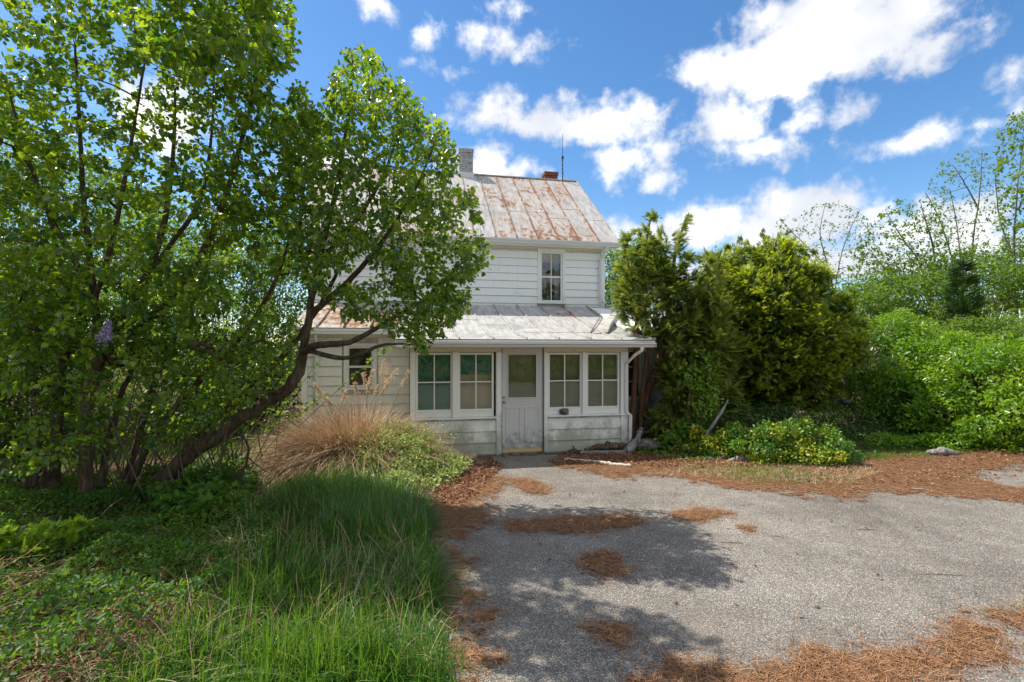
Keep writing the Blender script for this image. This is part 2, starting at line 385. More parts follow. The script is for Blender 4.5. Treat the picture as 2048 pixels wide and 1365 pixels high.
def asphalt_material():
    t = NT('aged_asphalt'); o = t.coord()
    v = t.N.new('ShaderNodeTexVoronoi'); t.L.new(o, v.inputs['Vector']); v.inputs['Scale'].default_value = 120
    sc = t.sep(v.outputs['Color'])
    stone = t.ramp(sc[0], [(0, (.10, .095, .088)), (.35, (.21, .198, .18)), (.7, (.335, .315, .284)), (.93, (.50, .47, .43)), (1, (.62, .59, .55))])
    stone = t.mix(t.step(sc[1], .9, .95), stone, (.34, .22, .15))
    gap = t.step(v.outputs['Distance'], .30, .62)
    c = t.mix(t.math('MULTIPLY', gap, .8), stone, (.095, .09, .082))
    c = t.mix(t.math('MULTIPLY', t.step(t.noise(o, .9, 7, .66, .8), .52, .72), .45), c, (.17, .145, .12))
    big = t.noise(o, .55, 6, .6); mid = t.noise(o, 3.0, 6, .62)
    wear = t.ramp(t.math('ADD', t.math('MULTIPLY', big, .6), t.math('MULTIPLY', mid, .4)), [(.36, (.74, .715, .68)), (.5, (1.06, 1.03, .985)), (.62, (1.34, 1.3, 1.24))])
    c = t.mix(1.0, c, wear, 'MULTIPLY')
    t.bump(t.math('SUBTRACT', 1.0, v.outputs['Distance']), .7, .006)
    return t.base(c, .9, .2)
M['asphalt'] = asphalt_material()
def litter_material():
    t = NT('needle_mat'); o = t.coord(); f = t.noise(o, 55, 6, .7, 1.5); n = t.noise(o, 4, 4)
    c = t.ramp(f, [(.32, (.095, .042, .020)), (.5, (.21, .108, .056)), (.7, (.38, .225, .125))])
    c = t.mix(t.step(n, .55, .75), c, (.15, .10, .062)); t.bump(f, 1.0, .03); return t.base(c, .95, .1)
M['litter'] = litter_material()
def stone_material():
    t = NT('field_stone'); o = t.coord(); n = t.noise(o, 9, 7, .68)
    c = t.ramp(n, [(.35, (.06, .055, .05)), (.52, (.16, .14, .12)), (.7, (.30, .28, .25))]); t.bump(n, .7, .03); return t.base(c, .9, .2)
M['stone'] = stone_material()
M['pale_stone'] = plain('pale_stone', (.42, .30, .22), .9, .2, vary=.4)
M['paper'] = plain('white_scrap', (.7, .72, .75), .7)

# ------------------------------------------------------------------ ground, driveway, needle litter
def grid_sheet(name, x0, x1, y0, y1, n, mat, z=0):
    xs = np.linspace(x0, x1, n); ys = np.linspace(y0, y1, n)
    X, Y = np.meshgrid(xs, ys, indexing='ij'); V = np.stack([X.ravel(), Y.ravel(), np.full(n * n, z)], 1)
    i = np.arange(n - 1)[:, None] * n + np.arange(n - 1)[None]; F = np.stack([i, i + n, i + n + 1, i + 1], -1).reshape(-1, 4)
    return mesh_np(name, V, F, mat)
tag(grid_sheet('ground', -700, 700, -700, 900, 12, M['ground']), kind='structure')
def poly_sheet(name, poly, cell, z, mat, jag=.12, holes=(), seed=0, bumpy=0, feather=0):
    """a flat patch with a ragged outline: cells of a grid whose centre lies inside the wobbled outline"""
    poly = np.asarray(poly, float); lo = poly.min(0) - .2; hi = poly.max(0) + .2
    nx = int((hi[0] - lo[0]) / cell) + 1; ny = int((hi[1] - lo[1]) / cell) + 1
    I, J = np.meshgrid(np.arange(nx), np.arange(ny), indexing='ij')
    cx = lo[0] + (I + .5) * cell; cy = lo[1] + (J + .5) * cell; cx = cx.ravel(); cy = cy.ravel()
    wx = cx + jag * ((vnoise(cx * 3.1, cy * 3.1, seed) - .5) * 1.4 + (vnoise(cx * 11, cy * 11, seed + 1) - .5) * .9 + (vnoise(cx * 37, cy * 37, seed + 11) - .5) * .9)
    wy = cy + jag * ((vnoise(cx * 3.1, cy * 3.1, seed + 5) - .5) * 1.4 + (vnoise(cx * 11, cy * 11, seed + 6) - .5) * .9 + (vnoise(cx * 37, cy * 37, seed + 12) - .5) * .9)
    keep = in_poly(wx, wy, poly)
    if feather:
        f_ = np.zeros(len(cx))
        for k_ in range(8): f_ += in_poly(wx + feather * math.cos(k_ * .785), wy + feather * math.sin(k_ * .785), poly)
        keep = f_ / 8 > .30 + .42 * vnoise(cx * 13, cy * 13, seed + 31) + .36 * vnoise(cx * 55, cy * 55, seed + 32)
    for h in holes: keep &= ~in_poly(wx, wy, np.asarray(h, float))
    I = I.ravel()[keep]; J = J.ravel()[keep]
    key = lambda i, j: i * (ny + 1) + j
    q = np.stack([key(I, J), key(I + 1, J), key(I + 1, J + 1), key(I, J + 1)], 1)
    u, inv = np.unique(q, return_inverse=True); inv = inv.reshape(q.shape)
    vx = lo[0] + (u // (ny + 1)) * cell; vy = lo[1] + (u % (ny + 1)) * cell
    jx = (vnoise(vx * 29, vy * 29, seed + 9) - .5) * cell * .9; jy = (vnoise(vx * 31, vy * 31, seed + 8) - .5) * cell * .9
    vz = z + bumpy * vnoise(vx * 9, vy * 9, seed + 3)
    cnt = np.bincount(inv.ravel(), minlength=len(u)); vz = np.where(cnt < 4, z, vz)
    return mesh_np(name, np.stack([vx + jx, vy + jy, vz], 1), inv, mat), np.stack([vx, vy], 1)
drive_poly = [(-1.25, 6.9), (-1.05, 7.9), (-.6, 8.7), (-.3, 9.42), (.55, 9.5), (2.6, 9.45), (5, 9.1), (9, 8.95), (24, 8.9), (24, -9), (-.1, -9), (-.2, 2), (-.45, 3), (-.72, 4), (-.95, 5.2), (-1.2, 6.45)]
drv, _ = poly_sheet('driveway', drive_poly, .12, .006, M['asphalt'], .15, seed=3)
tag(drv, kind='structure')
def GP(l): return [tuple(G(*p)[:2]) for p in l]
litter = {
 'edge': ([(925, 945), (985, 935), (1000, 955), (1000, 985), (960, 1005), (1000, 1040), (930, 1062), (895, 1100), (880, 1130), (960, 1150), (965, 1168), (900, 1185), (960, 1225), (1005, 1290), (1015, 1400), (860, 1400), (850, 1250), (830, 1100), (820, 1010)], ()),
 'a': ([(1000, 1048), (1100, 1040), (1200, 1033), (1300, 1038), (1295, 1050), (1220, 1056), (1210, 1072), (1130, 1066), (1040, 1066)], ()),
 'f': ([(1010, 962), (1060, 958), (1115, 985), (1085, 994), (1040, 978)], ()),
 'b': ([(1172, 1115), (1210, 1103), (1260, 1130), (1268, 1152), (1220, 1157), (1178, 1137)], ()),
 'c': ([(1160, 1258), (1240, 1250), (1258, 1290), (1220, 1302), (1180, 1278)], ()),
 'd': ([(1345, 1024), (1400, 1020), (1490, 1027), (1440, 1036), (1400, 1048), (1355, 1040)], ()),
 'e': ([(1472, 1053), (1512, 1060), (1488, 1067)], ()),
 'back': ([(1075, 934), (1130, 914), (1250, 908), (1420, 908), (1700, 900), (2048, 898), (2250, 898), (2250, 1030), (2048, 1015), (1960, 1000), (1900, 990), (1760, 982), (1740, 998), (1640, 1001), (1560, 987), (1420, 977), (1330, 957), (1280, 947), (1225, 967), (1185, 962), (1215, 948), (1140, 942)],
          ([(1925, 952), (1990, 940), (2070, 928), (2200, 926), (2200, 968), (2060, 975), (1990, 976), (1970, 962)],)),
 'front': ([(1340, 1332), (1400, 1320), (1480, 1336), (1620, 1300), (1700, 1314), (1850, 1300), (1915, 1268), (1930, 1252), (1980, 1228), (2048, 1203), (2150, 1190), (2150, 1235), (2000, 1252), (1975, 1266), (2022, 1290), (1990, 1322), (1850, 1364), (1780, 1420), (1250, 1420), (1290, 1362), (1310, 1350)], ()),
}
g = np.random.default_rng(11)
def flat_strips(pts, length, width, mat, name, tint, z0=.012, zr=.02, flat=.25, parent=None, g=g):
    n = len(pts); a = g.random(n) * 2 * math.pi; d = np.stack([np.cos(a), np.sin(a), (g.random(n) - .5) * flat], 1)
    s = np.stack([-np.sin(a), np.cos(a), np.zeros(n)], 1)
    c = np.stack([pts[:, 0], pts[:, 1], z0 + zr * g.random(n)], 1); h = (length * (.6 + .8 * g.random(n)))[:, None] / 2; w = width * (.7 + .6 * g.random(n))[:, None] / 2
    c[:, 2] = np.maximum(c[:, 2], z0 + np.abs(d[:, 2]) * h[:, 0])
    bow = s * ((g.random(n) - .5) * .5)[:, None] * h
    V = np.stack([c - d * h - s * w, c - d * h + s * w, c + bow + s * w, c + bow - s * w, c + d * h + s * w, c + d * h - s * w], 1).reshape(-1, 3)
    i = np.arange(n)[:, None] * 6
    F = np.vstack([i + np.array([[0, 1, 2, 3]]), i + np.array([[3, 2, 4, 5]])])
    return mesh_np(name, V, F, mat, parent, np.repeat(tint, 6))
def area(poly):
    p = np.asarray(poly); x, y = p[:, 0], p[:, 1]; return abs((x * np.roll(y, -1) - y * np.roll(x, -1)).sum()) / 2
for si, (k, (pl, holes)) in enumerate(litter.items()):
    gp = GP(pl); hp = [GP(h) for h in holes]
    far = k == 'back'
    sh, vv = poly_sheet('needle_litter', gp, .05 if far else .022, .0105, M['litter'], .20 if far else .13, hp, seed=20 + si, bumpy=.014, feather={'edge': .30, 'back': .22, 'front': .10, 'e': 0}.get(k, .07))
    tag(sh, 'rust brown pine needle litter on the driveway', 'pine needles', kind='stuff')
    n = int(area(gp) * (1500 if far else 4600 if k == 'edge' else 6500)); n = min(n, 34000)
    pts = vv[g.integers(0, len(vv), n)] + g.normal(0, .05, (n, 2)) * g.choice([.5, 1, 2.2], (n, 1))
    flat_strips(pts, .10 if far else .085, .005 if far else .0032, M['needle'], 'needles', g.random(n), parent=sh)
# loose needles, twigs and dead leaves blown over the asphalt
pts = sample_poly([(-.6, 2.6), (4, 2.6), (8, 8.6), (0, 9.2), (-1.1, 6.5)], 2600, g)
tag(flat_strips(pts, .06, .0022, M['needle'], 'scattered_needles', g.random(2600), .009, .004), 'single pine needles scattered over the grey asphalt', 'pine needles', kind='stuff')

# ------------------------------------------------------------------ farmhouse (local axes: u right, v back, z up)
TH = R(11); P0 = (2.31, 10.0)
house = empty('farmhouse', (P0[0], P0[1], 0), TH, 'white clapboard two-storey farmhouse with rusty metal roof and enclosed porch', 'house')
hr = random.Random(5)
def board_front(parent, u0, u1, v, z0, z1, mat, name='siding_board'):
    j = hr.uniform(-.0025, .0025); s = hr.uniform(-.003, .003)
    z0 += .010
    b = MB().add([(u0, v - .030 + j, z0 + s), (u1, v - .030 + j, z0 - s), (u1, v, z0 - s), (u0, v, z0 + s), (u0, v - .010, z1), (u1, v - .010, z1), (u1, v, z1), (u0, v, z1)],
               [(0, 3, 2, 1), (4, 5, 6, 7), (0, 1, 5, 4), (1, 2, 6, 5), (2, 3, 7, 6), (3, 0, 4, 7)])
    return b.build(name, mat, parent)
def board_side(parent, u, sgn, v0, v1, z0, z1, mat):
    b = MB().add([(u + sgn * .017, v0, z0), (u + sgn * .017, v1, z0), (u, v1, z0), (u, v0, z0), (u + sgn * .005, v0, z1 + .012), (u + sgn * .005, v1, z1 + .012), (u, v1, z1 + .012), (u, v0, z1 + .012)],
               [(0, 3, 2, 1), (4, 5, 6, 7), (0, 1, 5, 4), (1, 2, 6, 5), (2, 3, 7, 6), (3, 0, 4, 7)])
    return b.build('siding_board', mat, parent)
def clad_front(wall, u0, u1, v, z0, z1, h, mat, openings=()):
    z = z0
    while z < z1 - .02:
        zt = min(z + h, z1); cuts = [(u0, u1)]
        for a0, a1, b0, b1 in openings:
            if zt > b0 + .01 and z < b1 - .01:
                nc = []
                for c0, c1 in cuts:
                    if a0 > c0 + .02 and a0 < c1: nc.append((c0, min(a0, c1)))
                    if a1 < c1 - .02 and a1 > c0: nc.append((max(a1, c0), c1))
                    if a1 <= c0 or a0 >= c1: nc.append((c0, c1))
                cuts = nc
        for c0, c1 in cuts: board_front(wall, c0, c1, v, z, zt, mat)
        z += h
def clad_side(wall, u, sgn, v0, v1, z0, z1, h, mat):
    z = z0
    while z < z1 - .02: board_side(wall, u, sgn, v0, v1, z, min(z + h, z1), mat); z += h
def window(u0, u1, v, z0, z1, rows=2, cols=2, trim=.05, meet=True, sill=True, blind=None, depth=.05, casing=.0, split=None):
    """sash window in a front wall: frame > panes, muntins, sill, blind"""
    b = MB()
    f0, f1 = v - .012, v + depth
    b.box(u0 - trim, u0, f0, f1, z0 - trim, z1 + trim); b.box(u1, u1 + trim, f0, f1, z0 - trim, z1 + trim)
    b.box(u0, u1, f0 + .002, f1 - .002, z1, z1 + trim); b.box(u0, u1, f0 + .002, f1 - .002, z0 - trim, z0)
    w = b.build('window', M['sash'], house, .003)
    if casing:
        c = MB(); e0, e1 = u0 - trim - casing, u1 + trim + casing; zz0, zz1 = z0 - trim - .02, z1 + trim
        c.box(e0, u0 - trim - .001, v - .040, v + .01, zz0, zz1 + casing); c.box(u1 + trim + .001, e1, v - .040, v + .01, zz0, zz1 + casing)
        c.box(u0 - trim - .001, u1 + trim + .001, v - .038, v + .01, zz1 + .001, zz1 + casing)
        c.build('casing', M['trim'], w, .003)
    if sill: MB().box(u0 - trim - casing - .02, u1 + trim + casing + .02, v - .075, v + .03, z0 - trim - .05, z0 - trim - .004).build('sill', M['trim'], w, .004)
    du = (u1 - u0) / cols; gv = v + .02; mu = .011
    zs = [z0 + (z1 - z0) * i / rows for i in range(rows + 1)]
    if split: zs = split
    for i in range(1, cols): MB().box(u0 + du * i - mu, u0 + du * i + mu, v + .004, v + .034, z0, z1).build('muntin', M['sash'], w)
    for i in range(1, len(zs) - 1):
        mm = .022 if meet else mu
        MB().box(u0, u1, v + .001, v + .037, zs[i] - mm, zs[i] + mm).build('meeting_rail' if meet else 'muntin', M['sash'], w)
    for i in range(cols):
        for j in range(len(zs) - 1):
            x0, x1, y0, y1 = u0 + du * i, u0 + du * (i + 1), zs[j], zs[j + 1]
            t = hr.uniform(-.002, .002)
            MB().add([(x0, gv + t, y0), (x1, gv - t, y0), (x1, gv - t, y1), (x0, gv + t, y1)], [(0, 1, 2, 3)]).build('pane', M['glass'], w)
    if blind:
        kind, zb = blind; s = MB(); z = z1 + .02; bv = v + .10
        if kind == 'curtain':
            n = 14; vs_, fs = [], []
            for i in range(n + 1):
                uu = u1 - .16 * (u1 - u0) * 1.6 * (1 - i / n) + .0; off = .02 * math.sin(i * 2.1)
                vs_ += [(uu, bv + off, z0 - .05), (uu - .03, bv + off, z1 + .05)]
            fs = [(2 * i, 2 * i + 2, 2 * i + 3, 2 * i + 1) for i in range(n)]
            s.add(vs_, fs).build('curtain', M['curtain'], w)
        else:
            while z > zb:
                s.add([(u0 - .03, bv - .008, z - .012), (u1 + .03, bv - .008, z - .012), (u1 + .03, bv + .010, z + .012), (u0 - .03, bv + .010, z + .012)], [(0, 1, 2, 3)]); z -= .0225
            s.box(u0 - .03, u1 + .03, bv - .012, bv + .012, zb - .02, zb)
            s.build('blind', M[kind], w)
    return w
# --- main block walls
MU0, MU1, MV0, MV1 = -6.7, .9, 3.6, 10.2
wall = MB().box(MU0, MU1, MV0, MV0 + .15, 2.3, 4.86).box(MU0, MU0 + .15, MV0 + .15, MV1 - .15, 0, 4.86).box(MU1 - .15, MU1, MV0 + .15, MV1 - .15, 0, 4.86).box(MU0, MU1, MV1 - .15, MV1, 0, 4.86).box(MU0 + .15, MU1 - .15, MV0, MV0 + .15, 0, 2.3)
wins = [(-.84, -.32, 3.33, 4.58), (-4.72, -4.20, 3.33, 4.58)]
wall_o = wall.build('wall', M['plaster'], house)
# cut real openings for the upper windows
bo = MB()
for a0, a1, b0, b1 in wins: bo.box(a0 - .05, a1 + .05, MV0 - .1, MV0 + .3, b0 - .05, b1 + .05)
def cut(obj, mb):
    c = mb.build('cutter', M['plaster']); m = obj.modifiers.new('cut', 'BOOLEAN'); m.object = c; m.operation = 'DIFFERENCE'; m.solver = 'EXACT'
    dg = bpy.context.evaluated_depsgraph_get(); c.parent = house; c.matrix_parent_inverse = Matrix()
    bpy.context.view_layer.update(); dg = bpy.context.evaluated_depsgraph_get()
    me = bpy.data.meshes.new_from_object(obj.evaluated_get(dg)); obj.modifiers.clear(); obj.data = me
    bpy.data.objects.remove(c)
cut(wall_o, bo)
op = [(a0 - .12, a1 + .12, b0 - .12, b1 + .12) for a0, a1, b0, b1 in wins]
clad_front(wall_o, MU0 + .08, MU1 - .09, MV0, 3.02, 4.66, .2, M['siding'], op)
clad_side(wall_o, MU1, 1, MV0 + .1, MV1, .3, 4.85, .2, M['siding']); clad_side(wall_o, MU0, -1, MV0 + .1, MV1, .3, 4.85, .2, M['siding'])
MB().box(MU1 - .085, MU1 + .024, MV0 - .040, MV0 + .09, .2, 4.84).build('corner_board', M['siding'], house, .004)
MB().box(MU0 - .024, MU0 + .075, MV0 - .040, MV0 + .09, .2, 4.84).build('corner_board', M['siding'], house, .004)
MB().box(MU0 + .077, MU1 - .087, MV0 - .034, MV0 - .001, 4.672, 4.84).build('frieze_board', M['frieze'], house)
RZ, RV = 7.73, 6.9
for uu, nm in ((MU0 + .001, 'gable_wall'), (MU1 - .121, 'gable_wall')):
    MB().add([(uu, MV0, 4.862), (uu + .12, MV0, 4.862), (uu + .12, MV1, 4.862), (uu, MV1, 4.862), (uu, RV, 7.52), (uu + .12, RV, 7.52)],
             [(0, 1, 2, 3), (0, 4, 5, 1), (3, 2, 5, 4), (0, 3, 4), (1, 5, 2)]).build(nm, M['siding'], house)
window(*wins[0][:2], MV0, *wins[0][2:], casing=.07, blind=('curtain', 0))
window(*wins[1][:2], MV0, *wins[1][2:], casing=.07)
MB().box(MU0 + .2, MU1 - .2, MV0 + .16, MV1 - .2, 2.95, 3.0).build('upper_floor', M['interior'], house)
MB().box(MU0 + .2, MU1 - .2, 6.2, 6.3, 3.0, 4.8).build('partition_wall', M['interior'], house)
# --- roofs: every pan of standing-seam metal is a piece of its own
def panel(roof, prof, u0, u1, rust, lap=True):
    """prof: (v, z) from eave to ridge; a pan with a raised rib on its right edge, laid in two lapped sheets"""
    prof = np.asarray(prof, float); V = []; F = []
    tan = np.gradient(prof, axis=0); tan = unit(tan); nor = np.stack([-tan[:, 1], tan[:, 0]], 1); nor[nor[:, 1] < 0] *= -1
    n = len(prof); cut_i = max(1, int(n * (.35 + .3 * hr.random())))
    def strip(ua, ub, i0, i1, lift, thick):
        nonlocal V, F
        base = len(V)
        for i in range(i0, i1):
            l = lift * (1 - (i - i0) / max(1, i1 - i0 - 1)) if lap else 0
            p = prof[i] + nor[i] * l; q = p + nor[i] * thick
            V += [(ua, p[0], p[1]), (ub, p[0], p[1]), (ub, q[0], q[1]), (ua, q[0], q[1])]
        m = i1 - i0
        for i in range(m - 1):
            a = base + 4 * i; b = a + 4
            F += [(a + 3, a + 2, b + 2, b + 3), (a, b, b + 1, a + 1), (a, a + 3, b + 3, b), (a + 1, b + 1, b + 2, a + 2)]
        F += [(base, base + 1, base + 2, base + 3), (base + 4 * m - 1, base + 4 * m - 2, base + 4 * m - 3, base + 4 * m - 4)]
    strip(u0 + .002, u1 - .020, 0, cut_i + 1, 0, .008); strip(u0 + .002, u1 - .020, cut_i, n, .007, .008)
    nrib = len(V); strip(u1 - .019, u1 + .001, 0, n, 0, .050)
    me = bpy.data.meshes.new('roof_panel'); me.from_pydata(V, [], F); me.materials.append(M['roof'])
    a = me.attributes.new('tint', 'FLOAT', 'POINT'); a.data.foreach_set('value', np.where(np.arange(len(V)) >= nrib, rust + .12, rust).astype(np.float32))  # ribs get extra rust tint, which also paints in the dark seam shadows
    me.update(); return link('roof_panel', me, roof)
EV, EZ = 3.27, 4.90
def lin(v0, z0, v1, z1, n=14): return [(v0 + (v1 - v0) * i / (n - 1), z0 + (z1 - z0) * i / (n - 1)) for i in range(n)]
mroof = MB().add([(MU0 - .2, EV + .01, EZ - .035), (MU1 + .31, EV + .01, EZ - .035), (MU1 + .31, RV, RZ - .035), (MU0 - .2, RV, RZ - .035), (MU1 + .31, 2 * RV - EV, EZ - .035), (MU0 - .2, 2 * RV - EV, EZ - .035),
                  (MU0 - .2, EV + .01, EZ - .12), (MU1 + .31, EV + .01, EZ - .12), (MU1 + .31, RV, RZ - .12), (MU0 - .2, RV, RZ - .12), (MU1 + .31, 2 * RV - EV, EZ - .12), (MU0 - .2, 2 * RV - EV, EZ - .12)],
                 [(0, 1, 2, 3), (3, 2, 4, 5), (6, 9, 8, 7), (9, 11, 10, 8), (0, 6, 7, 1), (1, 7, 8, 2), (2, 8, 10, 4), (0, 3, 9, 6), (3, 5, 11, 9), (4, 10, 11, 5)]).build('roof', M['trim'], house)
u = MU1 + .32; i = 0
rusts = [-.08, .03, .08, .09, .07, .06, -.05, .02, -.02, .04, 0, .03, .02, .02, .02, .02]
while u > MU0 - .1:
    panel(mroof, lin(EV, EZ - .03, RV - .012, RZ - .035), max(u - .56, MU0 - .22), u, rusts[i % 16])
    panel(mroof, lin(2 * RV - EV, EZ - .03, RV + .012, RZ - .035), max(u - .56, MU0 - .22), u, 0); u -= .56; i += 1
MB().box(MU0 - .21, MU1 + .325, RV - .05, RV + .05, RZ - .028, RZ + .018).build('ridge_cap', M['roof'], mroof, .012)
def gutter(name, u0, u1, v, z, h=.11, d=.12, mat='gutter', brackets=True):
    b = MB(); pr = [(v, z), (v, z - h), (v - d * .55, z - h), (v - d * .72, z - h * .55), (v - d, z - h * .3), (v - d, z), (v - d + .012, z), (v - d + .012, z - h * .3 + .01), (v - d * .7, z - h * .5), (v - d * .5, z - h + .008), (v - .006, z - h + .008), (v - .006, z)]
    n = len(pr); V = [(u0, *p) for p in pr] + [(u1, *p) for p in pr]
    F = [(i, (i + 1) % n, n + (i + 1) % n, n + i) for i in range(n)]
    b.add(V, F); b.box(u0 - .004, u0, v - d, v, z - h, z); b.box(u1, u1 + .004, v - d, v, z - h, z)
    x = u0 + .5
    g_ = b.build(name, M[mat], house)
    if brackets:
        while x < u1: MB().box(x, x + .018, v - d - .003, v - d + .03, z - .028, z + .006).build('bracket', M['gutter'], g_); x += .78
    return g_
gutter('gutter', MU0 - .2, MU1 + .30, EV + .0, EZ - .045)
MB().box(MU0 - .18, MU1 + .29, EV + .02, MV0 - .024, 4.745, 4.772).build('soffit', M['trim'], house)
MB().box(MU0 - .19, MU1 + .30, EV + .004, EV + .024, 4.74, 4.86).build('fascia', M['trim'], house)
def downspout(pts, mat='gutter', w=.033, name='downspout'):
    b = MB(); P, r = smooth_line(pts, [w] * len(pts), len(pts) * 5 - 4) if False else (np.asarray(pts, float), np.full(len(pts), w))
    V, F = tubes(P[None], r[None] * 1.3, 4); b.add(V, [tuple(q) for q in F]); return b.build(name, M[mat], house, .006)
downspout([(.86, EV - .06, 4.76), (.86, EV - .06, 4.70), (.78, MV0 - .08, 4.46), (.775, MV0 - .08, 3.42), (.80, MV0 - .09, 3.33), (.93, MV0 - .14, 3.27)])
# porch and addition roof: shallow, dished standing-seam
PROF = [(-.40, 2.185), (-.15, 2.205), (.1, 2.235), (.4, 2.28), (.8, 2.355), (1.2, 2.44), (1.6, 2.54), (2.1, 2.68), (2.7, 2.865), (3.2, 3.03), (3.575, 3.16)]
def prof_z(v): return float(np.interp(v, [p[0] for p in PROF], [p[1] for p in PROF]))
PL = [(v, prof_z(v)) for v in (1.2, 1.4, 1.6, 1.85, 2.1, 2.4, 2.7, 3.0, 3.2, 3.575)]
def deck(name, prof, u0, u1, t=.05):
    b = MB(); n = len(prof); V = []
    for uu in (u0, u1): V += [(uu, v, z - .012) for v, z in prof] + [(uu, v, z - .012 - t) for v, z in prof]
    F = []; m = 2 * n
    for i in range(n - 1): F += [(i, i + m, i + 1 + m, i + 1), (n + i, n + i + 1, n + i + 1 + m, n + i + m), (i, i + 1, n + i + 1, n + i), (m + i, m + n + i, m + n + i + 1, m + i + 1)]
    F += [(0, n, m + n, m), (n - 1, m + n - 1, m + 2 * n - 1, 2 * n - 1)]
    return b.add(V, F).build(name, M['trim'], house)
proof = deck('porch_roof', [(p[0] + .015 if i == 0 else p[0], p[1]) for i, p in enumerate(PROF)], -4.52, .40)
edges = [.41, -.28, -.92, -1.56, -2.2, -2.84, -3.48, -4.53]; edges = [.41, -.28, -.90, -1.52, -2.14, -2.76, -3.38, -4.0, -4.53]
pr_r = [-.06, -.02, -.08, -.2, -.25, -.25, -.22, -.18]
for (b1, b0), rr in zip(zip(edges[:-1], edges[1:]), pr_r): panel(proof, PROF, b0, b1, rr)
lroof = deck('side_roof', PL, -6.62, -4.535)
for b1, b0 in ((-4.54, -5.06), (-5.06, -5.58), (-5.58, -6.10), (-6.10, -6.64)): panel(lroof, PL, b0, b1, .1)
wroof = deck('side_roof', [(p[0] - .3, p[1]) for p in PL[:-1]] + [(3.575, 3.16)], .41, 3.9)
for q in range(6): panel(wroof, [(v, prof_z(v)) for v in (.9, 1.2, 1.6, 2.1, 2.7, 3.2, 3.575)], .42 + .58 * q, .42 + .58 * (q + 1), 0)
# raised diagonal valley pan between the porch roof and the side wing
va, vb = np.array([-.50, .72]), np.array([.93, 3.45]); vc, vd = np.array([-.20, .62]), np.array([1.30, 3.35])
b = MB(); V = []
for t in np.linspace(0, 1, 9):
    p = va + (vb - va) * t; q = vc + (vd - vc) * t; zp, zq = prof_z(p[1]) + .010, prof_z(q[1]) + .05 + .11 * min(1, t * 4)
    V += [(*p, zp), (*q, zq), (q[0] + .02, q[1] - .01, zq - .004), (q[0] + .03, q[1] - .012, prof_z(q[1]) + .008)]
F = []
for i in range(8):
    a = 4 * i; F += [(a, a + 1, a + 5, a + 4), (a + 1, a + 2, a + 6, a + 5), (a + 2, a + 3, a + 7, a + 6)]
b.add(V, F + [(0, 3, 2, 1), (32, 33, 34, 35)]); o = b.build('valley_pan', M['roof'], proof)
MB().add([(*(va + [-.035, .0]), prof_z(va[1]) + .016), (*(va + [.0, 0]), prof_z(va[1]) + .03), (*(vb), prof_z(vb[1]) + .03), (*(vb + [-.035, 0]), prof_z(vb[1]) + .016)], [(0, 1, 2, 3)]).build('valley_joint_shadow', M['dark_gap'], proof)  # dark strip laid on for the seam and the shadow in its gap
MB().box(-4.5, .38, -.385, -.365, 2.045, 2.155).build('porch_fascia', M['trim'], house)
gutter('gutter', -4.2, .37, -.39, 2.135, .085, .10)
MB().box(-4.5, .36, -.36, -.022, 2.11, 2.135).build('porch_soffit', M['trim'], house)
MB().box(-6.6, -4.54, 1.215, 1.235, 2.32, 2.41).build('fascia', M['trim'], house)
# --- porch front
FZ = 2.05
lw = MB().box(-4.20, -2.66, .003, .11, 0, .70).build('porch_wall', M['plaster'], house)
clad_front(lw, -4.19, -2.665, 0, .02, .68, .215, M['porch_siding'])
rw = MB().box(-1.66, -.02, .003, .11, 0, .70).build('porch_wall', M['plaster'], house)
clad_front(rw, -1.655, -.06, 0, .02, .68, .215, M['porch_siding'])
MB().box(-4.22, -2.665, -.075, .12, .705, .735).build('window_ledge', M['trim'], house, .004)
MB().box(-1.655, .0, -.075, .12, .705, .735).build('window_ledge', M['trim'], house, .004)
for a0, a1, nm in ((-4.26, -4.165, 'corner_post'), (-3.485, -3.375, 'mullion_post'), (-2.70, -2.56, 'door_jamb'), (-1.725, -1.655, 'door_jamb'), (-.955, -.865, 'mullion_post'), (-.155, .0, 'corner_post')):
    z0 = .737 if 'mull' in nm else .0 if a0 < -4 or a0 > -.2 else .0
    if nm == 'door_jamb' and a0 < -2.6: a0 = -2.662
    MB().box(a0, a1, -.042, .10, z0, 1.955).build(nm, M['trim'], house, .004)
MB().box(-4.26, -2.56, -.02, .10, 1.957, 2.11).build('frieze_board', M['frieze'], house)
MB().box(-1.725, .0, -.02, .10, 1.957, 2.11).build('frieze_board', M['frieze'], house)
MB().box(-2.558, -1.727, -.012, .10, 2.072, 2.11).build('door_head', M['trim'], house)
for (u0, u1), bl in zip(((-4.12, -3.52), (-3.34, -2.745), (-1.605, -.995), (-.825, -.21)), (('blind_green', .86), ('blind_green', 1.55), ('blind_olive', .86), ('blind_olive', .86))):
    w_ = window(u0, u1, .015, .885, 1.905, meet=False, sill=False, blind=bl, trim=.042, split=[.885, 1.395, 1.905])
    if bl[1] > 1: MB().box(u0 - .03, u1 + .03, .16, .165, .80, 1.62).build('reflection_panel', M['shade'], w_)  # added panel: paints a tan reflection behind the lower glass
    MB().box(u0 - .04, u1 + .04, .004, .06, .738, .842).build('bottom_rail', M['sash'], house, .003)
